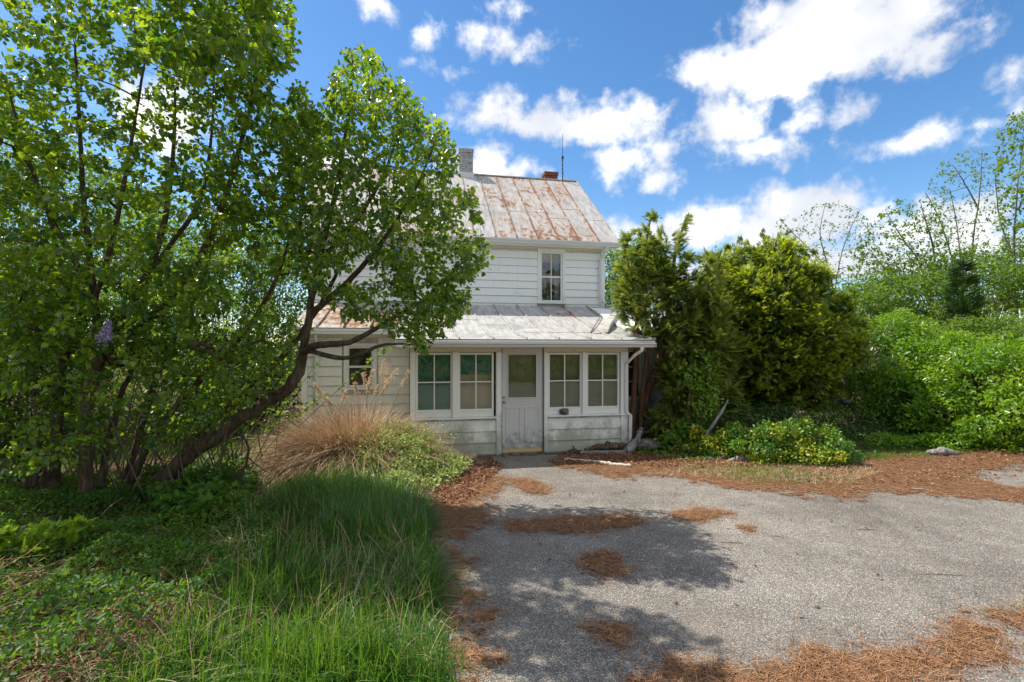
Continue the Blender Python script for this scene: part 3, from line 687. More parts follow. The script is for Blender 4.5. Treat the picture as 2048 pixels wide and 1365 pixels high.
# door
dm = MB().box(-2.54, -1.745, .02, .065, .10, 1.085).box(-2.54, -2.425, .02, .065, 1.085, 2.06).box(-1.875, -1.745, .02, .065, 1.085, 2.06).box(-2.425, -1.875, .02, .065, 1.905, 2.06)
door = dm.build('door', M['door'], house, .003)
MB().add([(-2.425, .042, 1.085), (-1.875, .042, 1.085), (-1.875, .042, 1.905), (-2.425, .042, 1.905)], [(0, 1, 2, 3)]).build('door_glass', M['glass'], door)
def ring(u0, u1, z0, z1, w, v0, v1, name, mat='door', parent=door):
    b = MB().box(u0, u0 + w, v0, v1, z0, z1).box(u1 - w, u1, v0, v1, z0, z1).box(u0 + w, u1 - w, v0, v1, z0, z0 + w).box(u0 + w, u1 - w, v0, v1, z1 - w, z1)
    return b.build(name, M[mat], parent, .002)
ring(-2.447, -1.853, 1.063, 1.927, .024, .008, .0195, 'glass_moulding')
ring(-2.47, -2.19, .22, .90, .018, .010, .0195, 'panel_moulding'); ring(-2.10, -1.82, .22, .90, .018, .010, .0195, 'panel_moulding')
ring(-2.30, -1.99, .962, 1.022, .008, .013, .0195, 'mail_slot')
MB().box(-2.535, -1.75, .012, .06, .035, .098).build('bottom_strip', M['threshold'], door, .003)
MB().tube([(-2.505, .02, 1.0), (-2.505, -.02, 1.0), (-2.505, -.03, 1.0), (-2.505, -.05, 1.0), (-2.505, -.066, 1.0), (-2.505, -.072, 1.0)], [.026, .012, .02, .028, .024, .01], 12).build('door_knob', M['brass'], door, smooth=True)
MB().tube([(-2.505, .02, 1.09), (-2.505, .004, 1.09), (-2.505, .002, 1.09)], [.024, .022, .008], 12).build('deadbolt', M['brass'], door, smooth=True)
bz = MB(); z = 1.93
while z > 1.05:
    bz.add([(-2.46, .088, z - .012), (-1.84, .088, z - .012), (-1.84, .106, z + .012), (-2.46, .106, z + .012)], [(0, 1, 2, 3)]); z -= .0225
bz.build('door_blind', M['blind_olive'], door)
MB().box(-2.60, -1.68, -.10, .11, 0, .033).build('door_step', M['stone'], house)
# porch side walls, wing, room behind
for uu, sg in ((-4.2, -1), (-.02, 1)):
    sw = MB().box(min(uu, uu - sg * .08), max(uu, uu - sg * .08), .112, 3.59, 0, 2.13).build('porch_side_wall', M['interior'], house)
    clad_side(sw, uu, sg, .115, 1.49 if sg < 0 else 1.19, .02, 2.11, .215, M['porch_siding'])
MB().box(-4.1, -.12, .12, 3.59, .0, .04).build('porch_floor', M['interior'], house)
MB().box(-4.1, -.12, 2.0, 2.05, .04, 2.1).build('porch_inner_wall', M['interior'], house)
lfw = MB().box(-6.42, -4.282, 1.503, 1.60, 0, 2.36)
lfw = lfw.build('wall', M['plaster'], house)
cut(lfw, MB().box(-5.56, -5.03, 1.4, 1.8, 1.22, 2.07))
clad_front(lfw, -6.33, -4.29, 1.5, .05, 2.33, .2, M['porch_siding'], [(-5.66, -4.93, 1.13, 2.17)])
MB().box(-6.45, -6.335, 1.47, 1.6, 0, 2.35).build('corner_board', M['siding'], house, .004)
window(-5.52, -5.07, 1.5, 1.26, 2.03, rows=2, cols=1, casing=.065, trim=.04)
MB().box(-6.45, -6.35, 1.605, 3.59, 0, 2.4).build('wall', M['siding'], house)
MB().box(-6.3, -4.3, 2.2, 2.25, .0, 2.3).build('partition_wall', M['interior'], house)
downspout([(-6.16, 1.26, 2.33), (-6.16, 1.30, 2.28), (-6.16, 1.43, 2.12), (-6.16, 1.43, .25)])
ww = MB().box(.0, 3.6, 1.203, 1.40, 0, 2.30).build('wing_wall', M['plaster'], house)
wing_w = [(.28, .82, .95, 1.95), (1.62, 2.2, .95, 1.95)]
bo = MB()
for a0, a1, b0, b1 in wing_w: bo.box(a0 - .03, a1 + .03, 1.0, 1.7, b0 - .03, b1 + .03)
cut(ww, bo)
for w4 in wing_w: window(*w4[:2], 1.21, *w4[2:], rows=3, cols=2, meet=False, trim=.03)
MB().box(3.5, 3.6, 1.41, 3.6, 0, 2.4).build('wing_wall', M['plaster'], house)
MB().box(.92, 3.49, 3.45, 3.58, 0, 3.05).build('wing_wall', M['plaster'], house)
MB().box(.05, 3.4, 2.3, 2.35, 0, 2.3).build('partition_wall', M['interior'], house)
downspout([(.10, -.44, 2.06), (.10, -.44, 1.99), (.02, -.30, 1.90), (-.05, -.07, 1.72), (-.05, -.07, .80), (-.04, -.085, .74), (.02, -.10, .70), (.02, -.085, .1)], 'trim', .030)
# chimneys: one object for each brick
def chimney(u0, u1, v0, v1, z0, z1, mat, rows_h=.066, cap=True, name='chimney'):
    core = MB().box(u0 + .012, u1 - .012, v0 + .012, v1 - .012, z0, z1 - .02).build(name, M['mortar'], house)
    z = z0; r = 0
    while z < z1 - .03:
        e = .022 if (cap and z > z1 - .16) else 0.0
        a0, a1, b0, b1 = u0 - e, u1 + e, v0 - e, v1 + e; zt = z + rows_h - .009; t = .09
        def br(x0, x1, y0, y1):
            j = lambda: hr.uniform(-.003, .003)
            if x1 - x0 > .03 and y1 - y0 > .03: MB().box(x0 + j(), x1 + j(), y0 + j(), y1 + j(), z, zt).build('brick', M[mat], core)
        L = (a1 - a0); n = 2
        off = [0, .5, 1] if r % 2 == 0 else [0, .25, .75, 1]
        for q in range(len(off) - 1):
            x0 = a0 + L * off[q] + (.004 if q else 0); x1 = a0 + L * off[q + 1] - (.004 if q < len(off) - 2 else 0)
            br(x0, x1, b0, b0 + t); br(x0, x1, b1 - t, b1)
        m_ = (b0 + b1) / 2
        br(a0, a0 + t, b0 + t + .008, m_ - .004); br(a0, a0 + t, m_ + .004, b1 - t - .008); br(a1 - t, a1, b0 + t + .008, m_ - .004); br(a1 - t, a1, m_ + .004, b1 - t - .008)
        z += rows_h; r += 1
    return core
ch = chimney(-2.77, -2.33, 6.70, 7.12, 7.30, 8.47, 'brick_grey')
MB().box(-2.80, -2.30, 6.66, 7.16, 7.40, 7.70).build('flashing', M['gutter'], ch, .01)
chimney(.16, .60, 7.05, 7.45, 7.20, 8.04, 'brick_red')
# antenna mast on the ridge
hm = Matrix.Translation((P0[0], P0[1], 0)) @ Matrix.Rotation(TH, 4, 'Z')
ant = empty('antenna', hm @ Vector((.72, 6.86, 7.74)), TH, 'thin dark antenna mast standing on the roof ridge beside the red chimney', 'antenna')
MB().tube([(0, 0, -.15), (0, 0, .75)], .016, 8).build('mast', M['iron'], ant)
MB().tube([(0, 0, .75), (0, 0, 1.55)], [.010, .006], 6).build('whip', M['iron'], ant)
tw = []
for i in range(70): tw.append((.022 * math.cos(i * .55), .022 * math.sin(i * .55), -.1 + .012 * i))
MB().tube(tw, .007, 5).build('cable', M['iron'], ant)
MB().box(-.035, .035, -.03, .03, .70, .79).build('clamp', M['iron'], ant, .008)
MB().tube([(.0, 0, .60), (.03, .02, .2), (.16, .05, -.06)], .004, 5).build('guy_wire', M['iron'], ant)

# ------------------------------------------------------------------ foliage tools
HEART = (np.array([(0, 0, 0), (.20, .40, .10), (.58, .33, .08), (1, 0, -.10), (.58, -.33, .08), (.20, -.40, .10)]), [(0, 3, 2, 1), (0, 5, 4, 3)])
OVAL = (np.array([(0, 0, 0), (.33, .25, .06), (.70, .22, .04), (1, 0, -.08), (.70, -.22, .04), (.33, -.25, .06)]), [(0, 3, 2, 1), (0, 5, 4, 3)])
SMALL = (np.array([(0, 0, 0), (.5, .30, .08), (1, 0, -.03), (.5, -.30, .08)]), [(0, 2, 1), (0, 3, 2)])
def spray(n, ln, wid, taper=.75, lift=.05, fwd=.16):
    v = [(0, -.012, 0), (0, .012, 0), (1, 0, 0)]; f = [(0, 1, 2)]
    for i in range(n):
        x = .06 + .88 * i / (n - 1); l = ln * (1 - taper * (i / (n - 1)) ** 1.6) * (.75 + .25 * math.sin(i * 2.3 + 1) ** 2)
        for s in (1, -1):
            k = len(v); xx = x + (.03 if s < 0 else 0); v += [(xx - wid, 0, 0), (xx + wid, 0, 0), (xx + fwd, s * l, lift)]; f.append((k, k + 1, k + 2))
    return np.array(v), f
YEW = spray(6, .26, .075, .45, .05, .10)
CYP = spray(7, .40, .085, .75, -.04, .20)
def fan(n, spread, wid):
    v = []; f = []
    for i in range(n):
        t = i / (n - 1) * 2 - 1; a = t * spread; l = (1 - .45 * abs(t)) * (.85 + .3 * math.sin(i * 2.7) ** 2); x0 = .25 * (1 - abs(t)); k = len(v)
        c, s_ = math.cos(a), math.sin(a)
        v += [(x0, 0, 0), (x0 + c * l * .5 - s_ * wid, s_ * l * .5 + c * wid, .03), (x0 + c * l * .8, s_ * l * .8, -.02 + .04 * math.sin(i * 3)), (x0 + c * l * .5 + s_ * wid, s_ * l * .5 - c * wid, .03)]
        f += [(k, k + 2, k + 1), (k, k + 3, k + 2)]
    return np.array(v), f
TUFT = fan(7, 1.35, .11)
def scatter(name, tmpl, pos, d, nrm, size, mat, parent, tint, tipw=0, g=rng):
    tv, tf = tmpl; n = len(pos); d = unit(d); s = unit(np.cross(nrm, d)); nn = np.cross(d, s)
    V = pos[:, None] + size[:, None, None] * (tv[None, :, 0:1] * d[:, None] + tv[None, :, 1:2] * s[:, None] + tv[None, :, 2:3] * nn[:, None])
    V = V.reshape(-1, 3); K = len(tv); off = np.arange(n)[:, None] * K
    F = [(off[:, :, None] + np.array([q for q in tf if len(q) == k])[None]).reshape(-1, k) for k in sorted({len(q) for q in tf})]
    T = np.clip(tint[:, None] + tipw * (tv[None, :, 0] - .35), 0, 1).ravel()
    return mesh_np(name, V, F, mat, parent, T)
def rvec(n, g): return unit(g.normal(size=(n, 3)))
def grow(limbs, targets, g, r0=.006, kr=.006, up=.12, wig=.10, nseg=7, zpen=.7):
    """limbs: smoothed (pts, radii); each target gets a curved twig from the nearest piece of skeleton"""
    nodes = np.vstack([l[0] for l in limbs]); rad = np.concatenate([l[1] for l in limbs]); m = len(nodes)
    cap = m + len(targets) * nseg; NN = np.empty((cap, 3)); RR = np.empty(cap); NN[:m] = nodes; RR[:m] = rad
    dd = np.array([np.min(((nodes - t) ** 2).sum(1)) for t in targets]); order = np.argsort(dd)
    P = np.empty((len(targets), nseg, 3)); Q = np.empty((len(targets), nseg)); s = np.linspace(0, 1, nseg)[:, None]
    for k, ti in enumerate(order):
        t = targets[ti]; df = NN[:m] - t; c = np.sqrt((df ** 2).sum(1)) + zpen * np.maximum(0, df[:, 2])
        i = int(np.argmin(c)); p0 = NN[i]; L = np.linalg.norm(t - p0) + 1e-6
        c1 = p0 + .5 * (t - p0) + g.normal(0, wig * L, 3) + np.array([0, 0, up * L]) * (1 if g.random() < .75 else -1)
        pts = (1 - s) ** 2 * p0 + 2 * s * (1 - s) * c1 + s * s * t
        pts[1:-1] += g.normal(0, .02 * L, (nseg - 2, 3))
        ra = min(RR[i] * .75, r0 + kr * L); rr = ra + (max(.0016, ra * .28) - ra) * s[:, 0]
        P[k] = pts; Q[k] = rr; NN[m:m + nseg - 1] = pts[1:]; RR[m:m + nseg - 1] = rr[1:]; m += nseg - 1
    return P, Q
def twig_leaves(P, g, per_m, t0=.3, extra=3, jit=.02, nmin=2):
    L = np.linalg.norm(np.diff(P, axis=1), axis=2).sum(1)
    n = np.maximum(nmin, (L * per_m * (1 - t0)).astype(int)) + extra; idx = np.repeat(np.arange(len(P)), n)
    t = t0 + (1 - t0) * np.sqrt(g.random(len(idx))); x = t * (P.shape[1] - 1); i = np.minimum(x.astype(int), P.shape[1] - 2); f = (x - i)[:, None]
    pos = P[idx, i] * (1 - f) + P[idx, i + 1] * f; tan = unit(P[idx, i + 1] - P[idx, i])
    return pos + g.normal(0, jit, pos.shape), tan, idx
def branches_mesh(name, limbs, P, Q, mat, parent, k=5, klimb=9, rough=.22):
    Vs = []; Fs = []; n = 0
    for pts, r in limbs:
        v, f = tubes(pts[None], r[None], klimb, rough); Vs.append(v); Fs.append(f + n); n += len(v)
    if P is not None and len(P):
        v, f = tubes(P, Q, 4); Vs.append(v); Fs.append(f + n); n += len(v)
    return mesh_np(name, np.vstack(Vs), np.vstack(Fs), mat, parent, smooth=True)
def limb(pxs, rads, n=22, gnarl=.0, g=rng):
    pts = np.array([W(*p) for p in pxs]); p, r = smooth_line(pts, rads, n)
    if gnarl: p[1:-1] += g.normal(0, 1, p[1:-1].shape) * (r[1:-1, None] * gnarl)
    return p, r
def region(poly, n, Y0, Y1, g, zmin=None, gap=0, sc=75):
    q = sample_poly(poly, n, g)
    if gap: q = q[vnoise(q[:, 0] / sc, q[:, 1] / sc, 17) * .65 + vnoise(q[:, 0] / (sc * .45), q[:, 1] / (sc * .45), 23) * .35 > gap]
    n = len(q); Y = Y0 + (Y1 - Y0) * g.random(n)
    p = np.stack([(q[:, 0] - 1024) / FPX * Y, Y, CAM_H - (q[:, 1] - HOR) / FPX * Y], 1)
    if zmin is not None: p[:, 2] = np.maximum(p[:, 2], zmin)
    return p
def leafy(e, limbs, targets, g, leafm, barkm, tmpl, size, per_m, up=.12, wig=.10, droop=.35, extra=3, tint_mu=.45, r0=.006, kr=.006, t0=.3, name='crown', zpen=.7, clump=.22, sec=0, parts=0, vt=.16):
    if sec:
        P2, Q2 = grow(limbs, targets[g.choice(len(targets), sec, replace=False)], g, .012, .011, .10, .13, 9, zpen)
        limbs = limbs + [(a, b) for a, b in zip(P2, Q2)]
    P, Q = grow(limbs, targets, g, r0, kr, up, wig, zpen=zpen)
    branches_mesh('trunk', limbs, P, Q, barkm, e)
    pos, tan, idx = twig_leaves(P, g, per_m, t0, extra, .035)
    n = len(pos); d = unit(tan * .45 + rvec(n, g) * .8 + np.array([0, 0, -droop])); nr = unit(rvec(n, g) * .75 + np.array([0, 0, 1.]))
    ct = g.normal(0, clump, len(P))[idx]
    sz = size * (.55 + .8 * g.random(n)); ti = np.clip(tint_mu + ct + g.normal(0, vt, n), 0, 1)
    if parts:   # the leaves that show largest are objects of their own
        px = 1024 + FPX * pos[:, 0] / pos[:, 1]; py = HOR - FPX * (pos[:, 2] - CAM_H) / pos[:, 1]
        sc = np.where((px > 0) & (px < 2048) & (py > 0) & (py < 1365), sz / pos[:, 1] ** 2.5, 0); top = np.argsort(-sc)[:parts]
        var = []
        for k in range(7):
            me = bpy.data.meshes.new('leaf'); me.from_pydata([tuple(v) for v in tmpl[0]], [], tmpl[1]); me.materials.append(leafm)
            at = me.attributes.new('tint', 'FLOAT', 'POINT'); at.data.foreach_set('value', np.full(len(tmpl[0]), (k + .5) / 7, np.float32)); var.append(me)
        base = np.array(e['_base'])
        for i in top:
            a = unit(d[i]); b = unit(np.cross(nr[i], a)); c = np.cross(a, b); o = link('leaf', var[min(6, int(ti[i] * 7))], e)
            m = np.eye(4); m[:3, 0] = a * sz[i]; m[:3, 1] = b * sz[i]; m[:3, 2] = c * sz[i]; m[:3, 3] = pos[i] - base; o.matrix_local = Matrix(m.tolist())
        keep = np.ones(n, bool); keep[top] = False; pos, d, nr, sz, ti = pos[keep], d[keep], nr[keep], sz[keep], ti[keep]
    o = scatter(name, tmpl, pos, d, nr, sz, leafm, e, ti)
    if parts: o['kind'] = 'stuff'
    return o
def lumps_surface(lumps, n, g, shell=.25):
    """points near the surface of a union of ellipsoids, with outward normals"""
    c = np.array([l[:3] for l in lumps], float); r = np.array([l[3:6] for l in lumps], float)
    w = (r[:, 0] * r[:, 1] * r[:, 2]) ** (2 / 3); k = g.choice(len(lumps), size=n * 3, p=w / w.sum())
    u = rvec(n * 3, g); rr = 1 - shell * g.random(n * 3) ** 1.5
    p = c[k] + u * r[k] * rr[:, None]; nr = unit(u / r[k])
    inside = np.zeros(len(p), bool)
    for i in range(len(lumps)): inside |= (((p - c[i]) / r[i]) ** 2).sum(1) < (1 - shell * 1.15) ** 2
    ok = (~inside) & (p[:, 2] > .02); return p[ok][:n], nr[ok][:n], k[ok][:n]
def bush(e, lumps, n, g, leafm, tmpl, size, tint_mu=.45, clump=.12, shell=.3, outw=.6, name='foliage', inner=.25, tipw=0, droop=.1, upn=.8, stems=True, stemmat='dark_twig', coarse=None):
    p, nr, k = lumps_surface(lumps, n, g, shell)
    ni = int(n * inner)
    if ni:
        li = [(l[0], l[1], l[2], l[3] * .72, l[4] * .72, l[5] * .72) for l in lumps]; p2, nr2, k2 = lumps_surface(li, ni, g, .5)
        p = np.vstack([p, p2]); nr = np.vstack([nr, nr2]); k = np.concatenate([k, k2])
    m = len(p); p = p + g.normal(0, size * .35, p.shape); p[:, 2] = np.maximum(p[:, 2], .012)
    d = unit(nr * outw + rvec(m, g) * .75 + np.array([0, 0, -droop])); nn = unit(nr * .5 + rvec(m, g) * .6 + np.array([0, 0, upn]))
    lt = g.normal(0, clump, len(lumps))[k]
    cl = (vnoise(p[:, 0] * 2.6 / (size * 10), (p[:, 1] * .7 + p[:, 2]) * 2.6 / (size * 10), 4) - .5) * clump * 2
    if stems:
        base = np.array(e['_base']); S = []; Q = []
        for l in lumps:
            for _ in range(2):
                a = base + np.array([g.normal(0, .12), g.normal(0, .08), 0]); b_ = np.array(l[:3]) + g.normal(0, .3, 3) * np.array(l[3:6]); mid = (a + b_) / 2 + g.normal(0, .08, 3)
                s = np.linspace(0, 1, 6)[:, None]; S.append((1 - s) ** 2 * a + 2 * s * (1 - s) * mid + s * s * b_); Q.append(np.linspace(.018, .004, 6))
        v, f = tubes(np.array(S), np.array(Q), 5); mesh_np('stems', v, f, M[stemmat], e, smooth=True)
    return scatter(name, tmpl, p, d, nn, size * (.4 + 1.1 * g.random(m) ** 1.3), leafm, e, np.clip(tint_mu + lt + cl + g.normal(0, .16, m), 0, 1), tipw)
def clumpify(lumps, m, g, k=.36):
    out = []
    for l in lumps:
        c = np.array(l[:3]); r = np.array(l[3:6]); out.append((*c, *(r * .78)))
        for u in rvec(m, g):
            if c[2] + u[2] * r[2] * .8 < .05: continue
            q = c + u * r * g.uniform(.72, .92); s_ = r * k * g.uniform(.7, 1.25); s_ = np.minimum(s_, s_.mean() * 1.2); out.append((*q, *s_))
    return out
def L_(px, py, Y, rx, rz, ry=None):
    """lump from photo px centre, depth and half sizes in photo pixels"""
    p = W(px, py, Y); return (*p, rx / FPX * Y, (ry if ry else rx / FPX * Y), rz / FPX * Y)

# ------------------------------------------------------------------ the lilacs on the left
g = np.random.default_rng(21)
gA = plant('lilac_tree', 'tall leafy lilac with slim upright trunk and one purple flower head', 'tree', W(165, 1030, 6.06), 'lilacs left of the grass')
limbsA = [limb([(165, 1036, 6.05), (172, 940, 6.05), (172, 850, 6.05), (182, 780, 6.1), (215, 690, 6.1), (268, 600, 6.2), (320, 480, 6.2), (345, 330, 6.1), (350, 180, 6.0)], [.085, .07, .066, .064, .055, .045, .035, .024, .012], 34, .12),
          limb([(182, 790, 6.08), (196, 700, 5.95), (190, 600, 5.9), (170, 430, 5.8), (160, 260, 5.7), (150, 90, 5.6)], [.05, .045, .038, .03, .02, .01], 26, .12),
          limb([(215, 690, 6.1), (240, 730, 6.2), (280, 660, 6.2), (345, 590, 6.25), (420, 480, 6.2), (470, 330, 6.2), (515, 150, 6.2), (535, 20, 6.2)], [.06, .062, .06, .05, .04, .028, .018, .008], 34, .15),
          limb([(170, 560, 5.85), (100, 430, 5.7), (50, 300, 5.6), (10, 150, 5.4)], [.03, .026, .018, .009], 20, .12),
          limb([(300, 540, 6.2), (390, 420, 6.4), (420, 300, 6.5), (430, 120, 6.5)], [.03, .026, .018, .009], 20, .12),
          limb([(190, 600, 5.9), (230, 460, 5.6), (260, 300, 5.4), (290, 120, 5.2)], [.03, .026, .018, .009], 20, .12)]
tA = np.vstack([region([(-260, -240), (330, -240), (420, -90), (400, 330), (330, 520), (200, 560), (-200, 560)], 1550, 4.7, 7.2, g, gap=.2),
                region([(230, -170), (520, -170), (560, 60), (480, 150), (300, 130)], 330, 3.9, 4.9, g, gap=.35),
                region([(470, 180), (660, 200), (640, 420), (560, 560), (440, 540)], 260, 6.0, 7.2, g, gap=.3, sc=40), region([(400, -120), (520, -60), (590, 10), (592, 110), (545, 190), (600, 170), (650, 230), (640, 330), (560, 420), (440, 500), (380, 420)], 800, 5.5, 6.9, g, gap=.30, sc=50),
                region([(0, 540), (250, 540), (420, 500), (480, 600), (380, 680), (250, 720), (0, 720)], 420, 5.2, 7.0, g)])
leafy(gA, limbsA, tA, g, M['lilac'], M['bark'], HEART, .064, 48, droop=.45, tint_mu=.52, extra=8, clump=.22, sec=130, parts=300, vt=.22)
gB = plant('lilac_tree', 'old lilac with thick bark trunk leaning right in front of the house', 'tree', W(255, 1010, 6.45), 'lilacs left of the grass')
limbsB = [limb([(240, 1020, 6.5), (300, 972, 6.5), (370, 915, 6.48), (440, 865, 6.45), (520, 812, 6.4), (585, 768, 6.35), (606, 700, 6.3), (620, 620, 6.25), (645, 500, 6.15), (680, 340, 6.05), (700, 190, 6.0), (704, 110, 6.0)], [.13, .112, .098, .09, .082, .07, .055, .045, .036, .026, .015, .007], 44, .2),
          limb([(605, 705, 6.3), (640, 690, 6.1), (700, 684, 5.95), (780, 640, 5.85), (860, 590, 5.8), (935, 515, 5.75)], [.05, .042, .034, .025, .016, .008], 26, .15),
          limb([(618, 630, 6.25), (690, 570, 6.0), (760, 490, 5.9), (830, 380, 5.85), (870, 285, 5.85)], [.042, .034, .026, .018, .008], 24, .14),
          limb([(640, 520, 6.15), (720, 430, 6.3), (780, 320, 6.35), (800, 210, 6.35)], [.032, .026, .018, .008], 22, .14),
          limb([(625, 600, 6.25), (600, 480, 6.5), (610, 360, 6.6), (640, 230, 6.6)], [.032, .026, .018, .009], 22, .14),
          limb([(250, 1012, 6.6), (300, 880, 6.7), (400, 760, 6.7), (500, 650, 6.6), (560, 540, 6.5), (590, 420, 6.4)], [.055, .048, .04, .032, .022, .010], 28, .2),
          limb([(235, 1015, 6.7), (275, 880, 6.8), (320, 740, 6.9), (390, 600, 6.9), (430, 480, 6.8)], [.05, .045, .038, .028, .012], 26, .2),
          limb([(290, 990, 6.7), (420, 850, 6.8), (545, 735, 6.7), (640, 610, 6.6), (700, 480, 6.5)], [.055, .05, .042, .03, .012], 28, .2),
          limb([(200, 1010, 6.4), (215, 880, 6.5), (260, 740, 6.6), (290, 620, 6.7), (285, 500, 6.7)], [.045, .04, .034, .026, .012], 26, .2),
          limb([(606, 700, 6.3), (690, 716, 5.9), (770, 690, 5.75), (830, 690, 5.7)], [.035, .026, .016, .007], 20, .15)]
crownB = [(640, 250), (660, 160), (700, 92), (745, 105), (800, 160), (850, 215), (905, 270), (912, 340), (945, 380), (975, 470), (978, 520), (935, 560), (950, 600), (915, 640), (880, 650), (850, 700), (800, 660), (740, 640), (700, 650), (660, 600), (600, 560), (560, 450), (600, 330)]
tB = np.vstack([region([(260, 640), (480, 600), (600, 640), (560, 760), (420, 860), (300, 900)], 520, 5.5, 7.0, g, gap=.38, sc=55), region(crownB, 2100, 5.1, 6.9, g, gap=.24, sc=40), region([(760, 560), (960, 520), (915, 640), (850, 705), (770, 660)], 150, 5.4, 6.0, g)])
qx = 1024 + FPX * tB[:, 0] / tB[:, 1]; qy = HOR - FPX * (tB[:, 2] - CAM_H) / tB[:, 1]
tB = tB[~((np.abs(qx - 800) < 55) & (np.abs(qy - 575) < 45) & (g.random(len(tB)) < .6))]
leafy(gB, limbsB, tB, g, M['lilac'], M['bark'], HEART, .056, 36, droop=.6, tint_mu=.48, extra=5, sec=110, parts=300, vt=.22)
gC = plant('lilac_tree', 'gnarled lilac with low trunk bending off to the far left', 'tree', W(105, 1000, 6.3), 'lilacs left of the grass')
limbsC = [limb([(-90, 905, 5.7), (-260, 820, 5.2), (-380, 650, 4.9), (-440, 400, 4.7), (-460, 150, 4.6)], [.06, .05, .04, .025, .01], 26, .16),
          limb([(110, 1010, 6.3), (95, 975, 6.2), (55, 948, 6.05), (0, 932, 5.9), (-90, 905, 5.7), (-180, 800, 5.6), (-250, 600, 5.5)], [.13, .12, .105, .09, .07, .05, .03], 30, .18),
          limb([(105, 1000, 6.35), (112, 900, 6.3), (118, 800, 6.25), (127, 730, 6.2), (100, 685, 6.1), (52, 645, 6.0), (-20, 600, 5.9), (-90, 480, 5.8), (-120, 330, 5.7)], [.07, .055, .048, .042, .038, .032, .026, .018, .009], 34, .16),
          limb([(127, 730, 6.2), (140, 660, 6.4), (120, 520, 6.6), (80, 380, 6.7)], [.036, .03, .022, .01], 20, .14),
          limb([(60, 950, 6.05), (75, 860, 6.2), (60, 760, 6.3), (40, 640, 6.4)], [.03, .022, .016, .008], 18, .14)]
tC = np.vstack([region([(-700, 60), (-120, 60), (-120, 520), (-220, 760), (-620, 700)], 240, 3.9, 5.6, g, gap=.34), region([(-280, 200), (100, 200), (160, 420), (150, 600), (40, 760), (-280, 760)], 480, 5.3, 7.2, g, gap=.3), region([(-150, 560), (170, 560), (230, 760), (120, 900), (-150, 860)], 260, 5.8, 7.0, g), region([(-60, 620), (250, 600), (270, 800), (230, 930), (-60, 960)], 170, 5.0, 6.0, g, gap=.42)])
leafy(gC, limbsC, tC, g, M['lilac'], M['bark'], HEART, .062, 42, droop=.4, tint_mu=.48, extra=7, sec=70, parts=300, vt=.22)
# flower head on the first lilac
fp = W(213, 664, 4.95); n = 420
q = rvec(n, g) * (g.random((n, 1)) ** .4); ax = np.array([.05, -.02, .12]); t = g.random(n)[:, None]
pos = fp + (t - .45) * ax * 1.5 + q * .07 * (1.15 - t)
scatter('flower_panicle', SMALL, pos, rvec(n, g), rvec(n, g), np.full(n, .022), M['flower'], gA, g.random(n))['kind'] = 'stuff'
# dead horizontal limb hung in the lilacs
dl = plant('dead_branch', 'bare gnarled horizontal dead branch hung across the lilac trunks', 'branch', W(310, 695, 5.9))
lb = [limb([(305, 690, 5.9), (345, 696, 5.88), (400, 690, 5.85), (455, 702, 5.85), (520, 682, 5.85), (570, 694, 5.88), (605, 676, 5.9)], [.028, .034, .028, .022, .02, .014, .008], 26, .35), limb([(380, 694, 5.86), (420, 705, 5.75), (445, 718, 5.7)], [.028, .02, .006], 10, .25)]
P, Q = grow(lb, region([(380, 620), (620, 560), (700, 640), (640, 740), (430, 740)], 60, 5.6, 6.3, g), g, .004, .004, .1, .14)
branches_mesh('wood', lb, P, Q, M['bark'], dl)
# bare twigs among the lilac stems and suckers at their feet
sk = plant('lilac_suckers', 'thin straight sucker stems with sparse leaves around the lilac trunks', 'shrub', W(300, 985, 6.6))
S = []; 
for i in range(110):
    bx = g.uniform(-6.6, -3.7); by = g.uniform(6.0, 8.4); h = g.uniform(.9, 2.6); ln = g.normal(0, .42, 2) + np.array([.25, 0])
    s = np.linspace(0, 1, 7)[:, None]; a = np.array([bx, by, 0]); b_ = a + np.array([ln[0] * h, ln[1] * h, h]); m_ = (a + b_) / 2 + np.array([*g.normal(0, .08, 2), .1]); S.append((1 - s) ** 2 * a + 2 * s * (1 - s) * m_ + s * s * b_)
S = np.array(S); v, f = tubes(S, np.tile(np.linspace(.011, .003, 7), (len(S), 1)), 5); mesh_np('stems', v, f, M['twig'], sk, smooth=True)
pos, tan, idx = twig_leaves(S, g, 14, .25, 3); n = len(pos)
scatter('foliage', HEART, pos, unit(tan * .3 + rvec(n, g) + [0, 0, -.3]), unit(rvec(n, g) * .6 + [0, 0, 1]), .07 * (.6 + .7 * g.random(n)), M['under'], sk, np.clip(g.normal(.5, .22, n), 0, 1))
# fallen forked dead branch in the grass
fb = plant('dead_branch', 'thin dark forked dead branch leaning in the grass left of the shrub', 'branch', W(455, 1010, 6.3))
lb = [limb([(455, 1030, 6.2), (470, 985, 6.3), (488, 940, 6.4), (497, 905, 6.45), (487, 875, 6.5), (455, 866, 6.55)], [.012, .016, .016, .014, .010, .004], 18, .25), limb([(488, 935, 6.4), (450, 970, 6.35), (400, 985, 6.3), (380, 992, 6.3)], [.012, .014, .012, .006], 12, .2), limb([(495, 915, 6.42), (520, 935, 6.4), (545, 950, 6.4)], [.008, .006, .003], 8, .2)]
branches_mesh('wood', lb, None, None, M['dark_twig'], fb, klimb=6)

